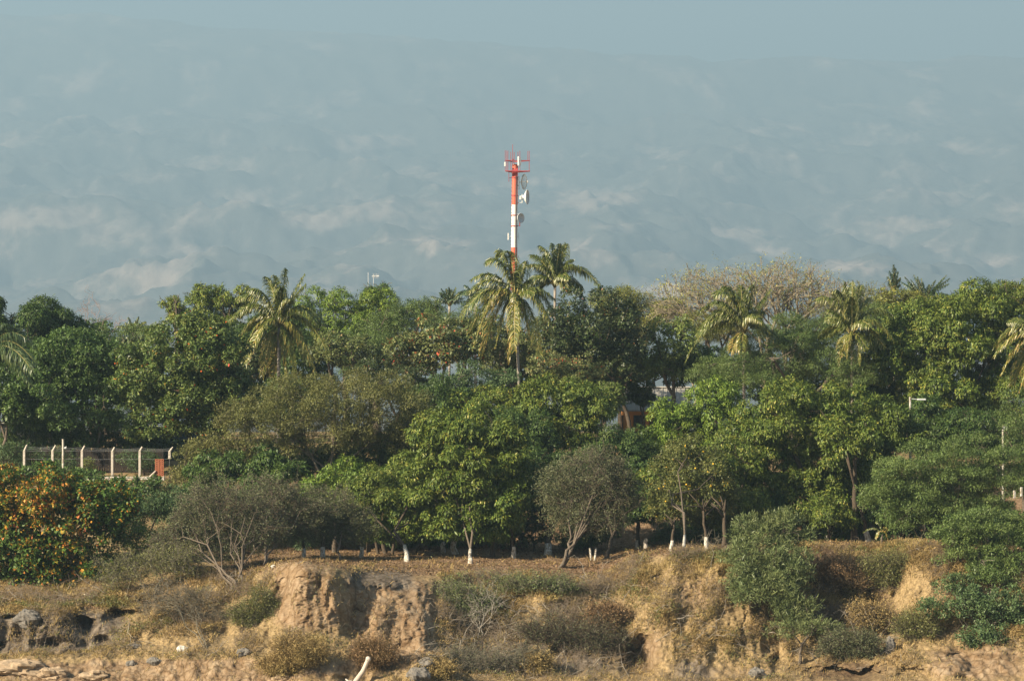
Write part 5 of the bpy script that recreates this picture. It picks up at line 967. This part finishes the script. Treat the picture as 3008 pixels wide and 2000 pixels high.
# wall of white rubble
x0, x1 = fz(60, 505)[0], fz(1955, 505)[0]; zt = fz(0, 505)[2]; zb = zt - 1.3
r = empty("rubble_wall", ((x0 + x1) / 2, YF, zb)); tag(r, "low white painted rubble wall under the fence posts", "wall")
MB().box(((x0 + x1) / 2, YF, (zt + zb) / 2 - .06), (x1 - x0, .3, zt - zb - .12)).build("core", plain("wall_mortar", (.5, .46, .42), (.3, .27, .24), 5, bump=.8), r)
MB().box(((x0 + x1) / 2, YF, zt - .05), (x1 - x0, .36, .12), 0, .02).build("coping", M_WHITE, r)
mb = MB(); 
for k in range(420):
    xx = rgf.uniform(x0 + .2, x1 - .2); zz_ = rgf.uniform(zb + .1, zt - .2); ra = rgf.uniform(.07, .15)
    mb.tube([(xx, YF - .13, zz_), (xx + .01, YF - .2, zz_ + .01)], [ra, ra * .6], 6)
o = mb.build("stones", M_WHITE, r); o["kind"] = "stuff"
a = fz(1985, 500); b = fz(1985, 680); r = empty("brick_pillar", b); tag(r, "perforated red brick pillar on a white painted pier at the wall end", "pillar")
MB().box(tuple((a + b) / 2 - [0, 0, .2]), (.78, .6, a[2] - b[2] + .4), 0, .04).build("painted_pier", M_WHITE, r)
t_ = fz(1975, 285); mb = MB(); n = 8; hh = (t_[2] - a[2]) / n; mo = MB()
for k in range(n):
    zc = a[2] + hh * (k + .5); 
    for sx in (-.2, .2): 
        mb.box((t_[0] + sx, YF, zc - hh * .32), (.36, .42, hh * .22)).box((t_[0] + sx, YF, zc + hh * .32), (.36, .42, hh * .22)).box((t_[0] + sx * 1.75, YF, zc), (.06, .415, hh * .5)).box((t_[0] + sx * .3, YF, zc), (.07, .415, hh * .5)).box((t_[0] + sx, YF, zc), (.05, .41, hh * .5))
    mo.box((t_[0], YF + .1, zc), (.7, .1, hh * .9))
mb.build("hollow_bricks", M_BRICK, r); mo.build("dark_backing", M_DARK, r)  # dark backing slabs behind the brick holes
a = fz(1930, 432); b = fz(1850, 508); o = MB().tube([a - [0, .3, 0], b - [0, .3, 0]], .07, 5).build("leaning_plank", M_WOOD); tag(o, "pale plank leaning against the brick pillar", "plank")
# board fence and the dark blue shed, shade put into their colours
r = empty("board_fence", fz(900, 500, 305)); tag(r, "dark brown vertical board fence toned for shade behind the posts", "fence"); mb = MB()
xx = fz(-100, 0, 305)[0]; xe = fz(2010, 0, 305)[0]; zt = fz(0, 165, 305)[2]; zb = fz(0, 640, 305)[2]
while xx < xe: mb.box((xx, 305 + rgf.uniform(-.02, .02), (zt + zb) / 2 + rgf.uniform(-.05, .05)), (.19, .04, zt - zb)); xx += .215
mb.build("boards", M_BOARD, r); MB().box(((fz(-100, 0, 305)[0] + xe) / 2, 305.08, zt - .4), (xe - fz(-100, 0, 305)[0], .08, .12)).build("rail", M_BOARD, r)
xa, xb_ = fz(1560, 0, 316)[0], fz(2700, 0, 316)[0]; zt = at(0, 985, 316)[2]; zb = at(0, 1110, 316)[2]
r = empty("blue_shed", ((xa + xb_) / 2, 318, zb)); tag(r, "blue grey shed toned dark for shade behind the fence, left of the mesquite", "shed")
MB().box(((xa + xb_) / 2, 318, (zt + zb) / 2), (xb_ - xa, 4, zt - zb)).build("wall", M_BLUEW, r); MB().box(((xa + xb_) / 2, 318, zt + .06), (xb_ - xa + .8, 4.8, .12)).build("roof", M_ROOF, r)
MB().box((xa + 3.4, 315.97, zb + 1.4), (1.1, .1, 2.6)).build("door", M_DARK, r)
xa, xb_ = fz(-700, 0, 318)[0], fz(620, 0, 318)[0]; zt = at(0, 975, 318)[2]
r = empty("grey_shed", ((xa + xb_) / 2, 320, zb)); tag(r, "grey building toned dark for shade behind the fence at the left edge", "shed")
MB().box(((xa + xb_) / 2, 320, (zt + zb) / 2), (xb_ - xa, 4, zt - zb)).build("wall", plain("shade_toned_plaster", (.05, .055, .055), (.035, .035, .035)), r); MB().box(((xa + xb_) / 2, 320, zt + .06), (xb_ - xa + .8, 4.8, .12)).build("roof", M_ROOF, r)  # plaster darkened, its shade is in the colour
MB().box((fz(230, 0, 317)[0], 317.97, zb + 1.6), (1.6, .1, 1.6)).build("window", M_DARK, r)
T("round_bush", "small round bush inside the fence beside the third post", 'bush', 'mango', [(206, 1072, 13, 15)], 301, seed=301, size=.5, scale=.6, cat="shrub", tr=(.4, .9))

# lamp posts on the right
for k, (u, v0, v1, Y, arm, lb) in enumerate([(2096, 914, 1010, 296, True, "white lamp post with a side arm lamp among the right mangos"), (2310, 978, 1060, 289, False, "white post with a round fitting near the right edge")]):
    t_ = at(u, v0, Y); b = drop(t_[0], Y); r = empty("lamp_post", b); tag(r, lb, "lamp post")
    MB().tube([b - [0, 0, .3], t_], [.14, .09], 10).build("post", M_WHITE, r)
    if arm:
        mb = MB().tube([t_ + [0, 0, -.15], t_ + [.75, 0, -.22]], .035, 5); mb.build("arm", M_GREY, r); MB().box(tuple(t_ + [1.0, 0, -.22]), (.75, .3, .16), 0, .05).build("lamp_head", M_GREY, r)
    else: ball(tuple(t_ + [.22, -.05, -.3]), .22, M_GREY, "lamp_head", r)
for u, v, h, lb in ((2336, 1138, .6, "short white post behind the acacia at the right edge"), (2352, 1132, .7, "taller white post beside the short one at the right edge")):
    b = at(u, v, 262); o = MB().box(tuple(b + [0, 0, 0]), (.16, .16, h), .2, .02).build("white_post", M_WHITE); tag(o, lb, "post")

# ------------------------------------------------------------------ more orchard trunks with painted feet
def stump(u, v, h, r_, lb, wash=1.0, lean=0, name="orchard_trunk", bark=None, grp="trunks standing at the back of the orchard"):
    b = pick(u, v); rt = empty(name, b); tag(rt, lb, "tree trunk", grp); rg = np.random.default_rng(int(u * 7 + v)); pts = [b - [0, 0, .3]] + [b + [lean * (k / 6) ** 1.3 * h + rg.normal() * .04, rg.normal() * .05, h * k / 6] for k in range(7)]
    rr = [r_ * 1.25, r_ * 1.1] + [r_ * (1 - .09 * k) for k in range(1, 7)]
    MB().tube(pts, rr, 9).build("trunk", bark or M_BARKD, rt, smooth=True)
    mb = MB()
    for k in range(5):
        e = pts[-1 - (k % 2)]; d = np.array([rg.uniform(-1, 1), rg.uniform(-.6, .6), rg.uniform(.5, 1)]) * h * .5; mb.tube([e, e + d * .5 + [0, 0, .1], e + d], [r_ * .45, r_ * .3, r_ * .12], 6)
    mb.build("limbs", bark or M_BARKD, rt, smooth=True)
    if wash:
        P_ = [p for p in pts if p[2] < b[2] + wash]; q0 = P_[-1]; nx_ = pts[len(P_)] if len(P_) < len(pts) else None
        if nx_ is not None: P_ = P_ + [q0 + (nx_ - q0) * ((b[2] + wash - q0[2]) / (nx_[2] - q0[2]))]
        MB().tube(P_, [rr[i] * 1.12 for i in range(len(P_))], 10).build("painted_band", M_WHITE, rt, smooth=True)
for a in [(1047, 1275, 3.2, .24, "thick trunk with a white foot behind the centre mango", 1.2, 0), (742, 1283, 2.2, .2, "short trunk with a white band on the headland top", .85, .05), (886, 1274, 3.2, .2, "unpainted brown trunk left of the whitewashed ones", 0, -.12), (905, 1275, 3.2, .14, "slim unpainted dark trunk beside the brown one", 0, .1),
          (870, 1274, 3.0, .13, "slim trunk leaning left in the dark clump", 0, -.25), (955, 1276, 3.4, .12, "dark trunk leaning steeply right behind the left mango", 0, .75), (1183, 1284, 2.4, .17, "slim trunk with a pale foot between the centre mango and the shaded one", .9, -.1), (832, 1284, 2.4, .17, "slim trunk with a white foot right of the headland", .9, .08), (700, 1285, 2.2, .16, "slim trunk with a white foot at the headland's left", .8, -.05), (1545, 1268, 2.0, .15, "short pale footed trunk left of the orange tree", .8, .1), (1135, 1282, 2.6, .24, "dark thick unpainted trunk right of the centre mango", 0, .05), (1467, 1262, 2.6, .13, "thin trunk with a pale foot at the back right", .7, 0),
          (1628, 1266, 3.0, .16, "pale footed trunk right of the orange tree", 1.0, -.1), (1668, 1262, 2.8, .22, "dark trunk beside the hanging bush", 0, 0), (2000, 1247, 2.6, .24, "dark trunk with a faded foot behind the cliff edge right", .9, -.25), (1905, 1248, 2.4, .2, "leaning pale footed trunk right of the hanging bush", .7, .35), (1260, 1272, 2.6, .22, "trunk close beside the wide whitewashed one", .8, .1)]:
    stump(*a)
for u, v, h, lb in ((1020, 1273, .95, "knobbly whitewashed stump left of the thick trunk"), (1487, 1264, .9, "grey stump at the back beside a thin trunk")):
    b = pick(u, v); o = MB().tube([b - [0, 0, .2], b + [.02, 0, h * .35], b + [-.05, 0, h * .6], b + [.03, 0, h * .8], b + [0, 0, h]], [.26, .2, .17, .2, .1], 9).build("tree_stump", M_WHITE if u < 1100 else M_CONC, smooth=True); tag(o, lb, "stump")
for u, v, dx, lb in ((1362, 1290, -.12, "left prong of the white painted forked stake"), (1369, 1291, .14, "right prong of the white painted forked stake")):
    b = pick(u, v); o = MB().tube([b - [0, 0, .2], b + [dx, 0, 1.0]], [.1, .08], 7).build("painted_stake", M_WHITE, smooth=True); tag(o, lb, "stake")
twiggy("bare_sapling", "thin bare sapling on the cliff edge right of the orange tree", [(1640, 1240, 36, 26)], 259, (1637, 1312), 120, ntip=60, stem_r=.045, matk=None, wood=M_TWIG, rtip=.012, fork=.7)
for k, (u, v, w_, h_, lb) in enumerate([(1180, 1255, 60, 26, "low sunlit bush with red tinged leaves behind the orchard floor"), (1100, 1240, 44, 24, "yellow green undergrowth bush behind the centre trunk"), (1540, 1245, 50, 18, "low green weeds bush behind the leaning tree"), (1330, 1255, 40, 24, "shaded undergrowth bush behind the thorn tree"), (850, 1225, 50, 26, "leafy bush behind the trunks at the left of the orchard")]):
    T("undergrowth_bush", lb, 'almond', 'almondrd' if k < 2 else 'almondgr', [(u, v, w_, h_)], 287.5, seed=130 + k, size=.4, cat="shrub", scale=.8)

# ------------------------------------------------------------------ stones, driftwood
for k, (u, v, r_, mt, sc, lb) in enumerate([(422, 1497, .36, M_ROCKW, (1.1, 1, .75), "white rounded stone on the straw slope"), (357, 1526, .42, M_ROCKG, (1.2, 1, .7), "grey boulder half sunk in straw below the leaning shrub"), (312, 1490, .4, M_ROCKG, (1.3, 1, .5), "flat grey boulder left of the white stone"), (300, 1530, .3, M_ROCKG, (1.1, 1, .8), "small round grey boulder on the foreshore"), (562, 1506, .42, M_ROCKG, (1, 1, .9), "blue grey boulder beside the straw bush"),
      (980, 1535, .62, M_ROCKG, (1.1, 1, .8), "angular grey boulder near the driftwood"), (962, 1560, .7, M_ROCKG, (1.1, 1, .8), "lower of the two grey boulders by the driftwood"), (50, 1545, 1.3, M_ROCKT, (1.5, 1, .5), "large tan rock ledge in the lower left corner"), (215, 1560, .7, M_ROCKT, (1.3, 1, .6), "pale tan rock on the bottom edge at the left"), (120, 1555, .8, M_ROCKT, (1.2, 1, .6), "tan rock beside the large ledge"),
      (62, 1430, .9, M_ROCKG, (1, .6, .8), "pale block set in the dark rock wall at the left"), (2030, 1420, .5, M_ROCKG, (1.3, 1, .7), "grey rock in the middle of the right slope"), (1745, 1555, .55, M_ROCKG, (1.2, 1, .8), "grey rock beside the cave mouth"), (650, 1562, .5, M_ROCKT, (1.3, 1, .6), "tan rock at the bottom below the straw tuft"), (630, 1305, .13, M_ROCKW, (1.2, 1, 1), "small white stone beside the left whitewashed trunk"), (2050, 1500, .5, M_ROCKG, (.8, .8, 1.6), "upright dark rock tooth above the right caves")]):
    p = pick(u, v); o = ball(tuple(p + [0, 0, r_ * sc[2] * .3]), r_, mt, "boulder" if r_ > .2 else "stone", None, sc, .55, k + 3, 34); tag(o, lb, "rock")
b = pick(815, 1575); a1 = at(850, 1512, b[1] - .3); r = empty("driftwood_log", b); tag(r, "bleached upright driftwood log with a knobbly end at the bottom", "driftwood")
mid = (b + a1) / 2 + np.array([.1, 0, -.05]); MB().tube([b - [.25, 0, .4], b + [.05, 0, .1], mid, a1 - [.12, 0, .3], a1 - [.03, 0, .1], a1 + [.03, 0, .0]], [.22, .19, .17, .15, .21, .12], 10).build("log", M_WOOD, r, smooth=True)
MB().tube([b + [-.1, -.1, .25], b + [-.7, -.1, .15], b + [-1.5, -.1, -.1]], [.1, .07, .03], 7).tube([b + [-.2, -.1, .1], b + [-.6, -.15, .4]], [.1, .05], 6).build("side_branch", M_WOOD, r, smooth=True)
rg = np.random.default_rng(9); M_DEADW = plain('dead_wood', (.3, .26, .2), (.2, .17, .13), 3, .9, .1)
for k, (u0, v0, u1, v1, r_, lb) in enumerate([(1295, 1555, 1480, 1512, .06, "long pale dead branch lying across the lower brush"), (985, 1540, 1110, 1460, .05, "pale branch running down from the dead bush"), (300, 1440, 310, 1500, .035, "crooked pale stick against the dark rock wall"), (286, 1478, 296, 1500, .05, "short white stick beside the crooked one"), (1330, 1395, 1345, 1440, .05, "pale broken branch in the ravine"), (1500, 1400, 1560, 1375, .04, "thin fallen branch on the straw slope")]):
    a = pick(u0, v0); c = pick(u1, v1); n = 7; pts = []
    for j in range(n): 
        t = j / (n - 1); pts.append(a * (1 - t) + c * t + rg.normal(size=3) * .12 * np.linalg.norm(c - a) * .3 + np.array([0, -.25, .22]) * (1 if 0 < j < n - 1 else .4))
    o = MB().tube(pts, [r_ * (1 - .7 * j / n) for j in range(n)], 6).build("dead_branch", M_DEADW, smooth=True); tag(o, lb, "branch", "dead branches on the slope")

# ------------------------------------------------------------------ ground cover (uncountable)
rg = np.random.default_rng(4242)
Wt = np.clip((par[:, None] > 1.4) * (par[:, None] < 6.15) * (1 - .96 * np.clip(pale * 1.5, 0, 1)) * (1 - .85 * np.clip(grey, 0, 1)), 0, 1) * np.clip(.55 + .9 * n_mid + .4 * n_big, .02, 1.5)
Wt = Wt + .22 * (par[:, None] > 6.1) * (par[:, None] < 7.6) * np.clip(n_mid + .1, 0, 1) * (U > 500)
Wt *= np.interp(V, [1480, 1560], [1, .45]); Wt[:, (us < -60) | (us > 2440)] *= .1
area = np.interp(par, [0, 1, 2, 3, 4, 5, 6, 12], [1, 1, 1, 1.2, 1, 1.2, 1, 1])[:, None]
def sample(Wm, n):
    w_ = (Wm * area).ravel(); w_ = w_ / w_.sum(); i = rg.choice(w_.size, n, p=w_); Pn = P2.reshape(-1, 3)[i] + rg.normal(size=(n, 3)) * [.05, .04, .03]; return Pn, i
n = 170000; Pb, ib = sample(Wt, n); clump = fbm(Pb[:, 0] * 1.2, Pb[:, 1] * 1.2, Pb[:, 2] * 1.2, 3)
Lb = rg.uniform(.16, .5, n) * (1 + .5 * clump); D = norm(np.stack([rg.normal(size=n) * .45 + .1, -.35 + rg.normal(size=n) * .35, .9 + .3 * rg.normal(size=n)], -1)); S = norm(np.cross(D, rand_unit(rg, n))) * .02
sagv = np.stack([rg.normal(size=n) * .15, -.25 + 0 * clump, -.3 + 0 * clump], -1) * Lb[:, None]
V1 = np.stack([Pb - S, Pb + S, Pb + D * Lb[:, None] * .6 + S * .8, Pb + D * Lb[:, None] * .6 - S * .8], 1); V3 = np.stack([V1[:, 3], V1[:, 2], Pb + D * Lb[:, None] + sagv + S * .2, Pb + D * Lb[:, None] + sagv - S * .2], 1)
Vg = np.concatenate([V1.reshape(-1, 3), V3.reshape(-1, 3)]); tg = np.clip(.45 + clump * .3 + rg.normal(size=n) * .2, 0, 1)
o = mesh_np("dry_grass", Vg, np.arange(len(Vg)).reshape(-1, 4), LM['straw'], tint=np.concatenate([tg, tg])); tag(o, "straw coloured dry grass over the slopes", kind="stuff")
# dead twigs and brambles matted over the slope
Wb = Wt * np.clip(.35 + 1.6 * fbm(X / 2.2 + 40, Yw / 2.2, Z / 1.6, 3), 0, 1.5) * (par[:, None] < 5.9) + .5 * np.clip(grey, 0, 1) * (U > 1000) * (U < 1500) * (par[:, None] < 5)
n = 26000; Pb, ib = sample(Wb, n); A = Pb + np.stack([rg.normal(size=n) * .1, -rg.uniform(0, .35, n), rg.uniform(0, .4, n)], -1); D = norm(rg.normal(size=(n, 3)) * [1, .5, .75] + [0, 0, .25]); ln = rg.uniform(.25, 1.0, n)[:, None]
M1 = A + D * ln * .5 + rg.normal(size=(n, 3)) * .05; E1 = M1 + norm(D + rg.normal(size=(n, 3)) * .5) * ln * .5; rr_ = np.full(n, .011)
v1_, f1_ = seg_mesh(A, M1, rr_, rr_ * .8, 3); v2_, f2_ = seg_mesh(M1, E1, rr_ * .8, rr_ * .4, 3)
o = mesh_np("dry_brush", np.concatenate([v1_, v2_]), np.concatenate([f1_, f2_ + len(v1_)]), plain("mixed_dead_twig", (.09, .065, .045), (.25, .195, .135), 1.5)); tag(o, "matted dead twigs and brambles over the slopes", kind="stuff")
n = 420; Wd = (.25 * Wt + 1.6 * np.clip(blob(1230, 1480, 240, 75, 4) + .8 * blob(1950, 1480, 120, 50, 4) + .4 * blob(1620, 1470, 120, 60), 0, 1)) * (par[:, None] > 1.5) * (par[:, None] < 5.6); Pb, ib = sample(Wd, n); sg_a = []; sg_b = []; sg_r = []
for p0 in Pb:
    d_ = norm(rg.normal(size=3) * [1, .35, .5] + [0, -.25, .35]); L_ = rg.uniform(.8, 2.6); r_ = rg.uniform(.014, .034); p_ = p0 + np.array([0, -.1, .05])
    for j in range(5):
        q_ = p_ + d_ * L_ / 5; sg_a.append(p_); sg_b.append(q_); sg_r.append(r_ * (1 - .17 * j))
        if rg.random() < .65:
            d2 = norm(d_ + rg.normal(size=3) * .8); sg_a.append(q_); sg_b.append(q_ + d2 * L_ * rg.uniform(.12, .3)); sg_r.append(r_ * .5)
        p_ = q_; d_ = norm(d_ + rg.normal(size=3) * .28 - [0, 0, .08])
sg_r = np.array(sg_r); v1_, f1_ = seg_mesh(np.array(sg_a), np.array(sg_b), sg_r, sg_r * .82, 5)
o = mesh_np("dead_sticks", v1_, f1_, plain("weathered_stick", (.13, .11, .085), (.33, .29, .235), 1.2)); tag(o, "fallen pale sticks tangled in the brush below the cliff", kind="stuff")
# small green weeds
Wg = Wt * np.clip(fbm(X / 1.8 + 90, Yw / 1.8, Z / 1.5, 3) * 1.6 - .2, 0, 1); n = 26000; Pb, ib = sample(Wg, n); Pb = Pb + np.stack([rg.normal(size=n) * .1, -rg.uniform(0, .3, n), rg.uniform(0, .35, n)], -1)
V1, F1 = leaves(Pb, norm(rand_unit(rg, n) + [0, -.2, .4]), rand_unit(rg, n), rg.uniform(.08, .22, n), rg.uniform(.03, .08, n)); o = mesh_np("weeds", V1, F1, LM['olive'], tint=rg.random(n) * .8); tag(o, "small olive weeds among the dry grass", kind="stuff")
# fallen leaves
n = 60000; Pb, ib = sample(litter ** 2 * (par[:, None] < 8.6), n); Pb[:, 2] += .03
V1, F1 = leaves(Pb, norm(rand_unit(rg, n) * [1, 1, .35]), norm(rand_unit(rg, n) * .5 + [0, 0, 1]), rg.uniform(.12, .24, n), rg.uniform(.07, .13, n)); o = mesh_np("fallen_leaves", V1, F1, LM['rust'], tint=rg.random(n)); tag(o, "brown fallen leaves on the orchard floor", kind="stuff")
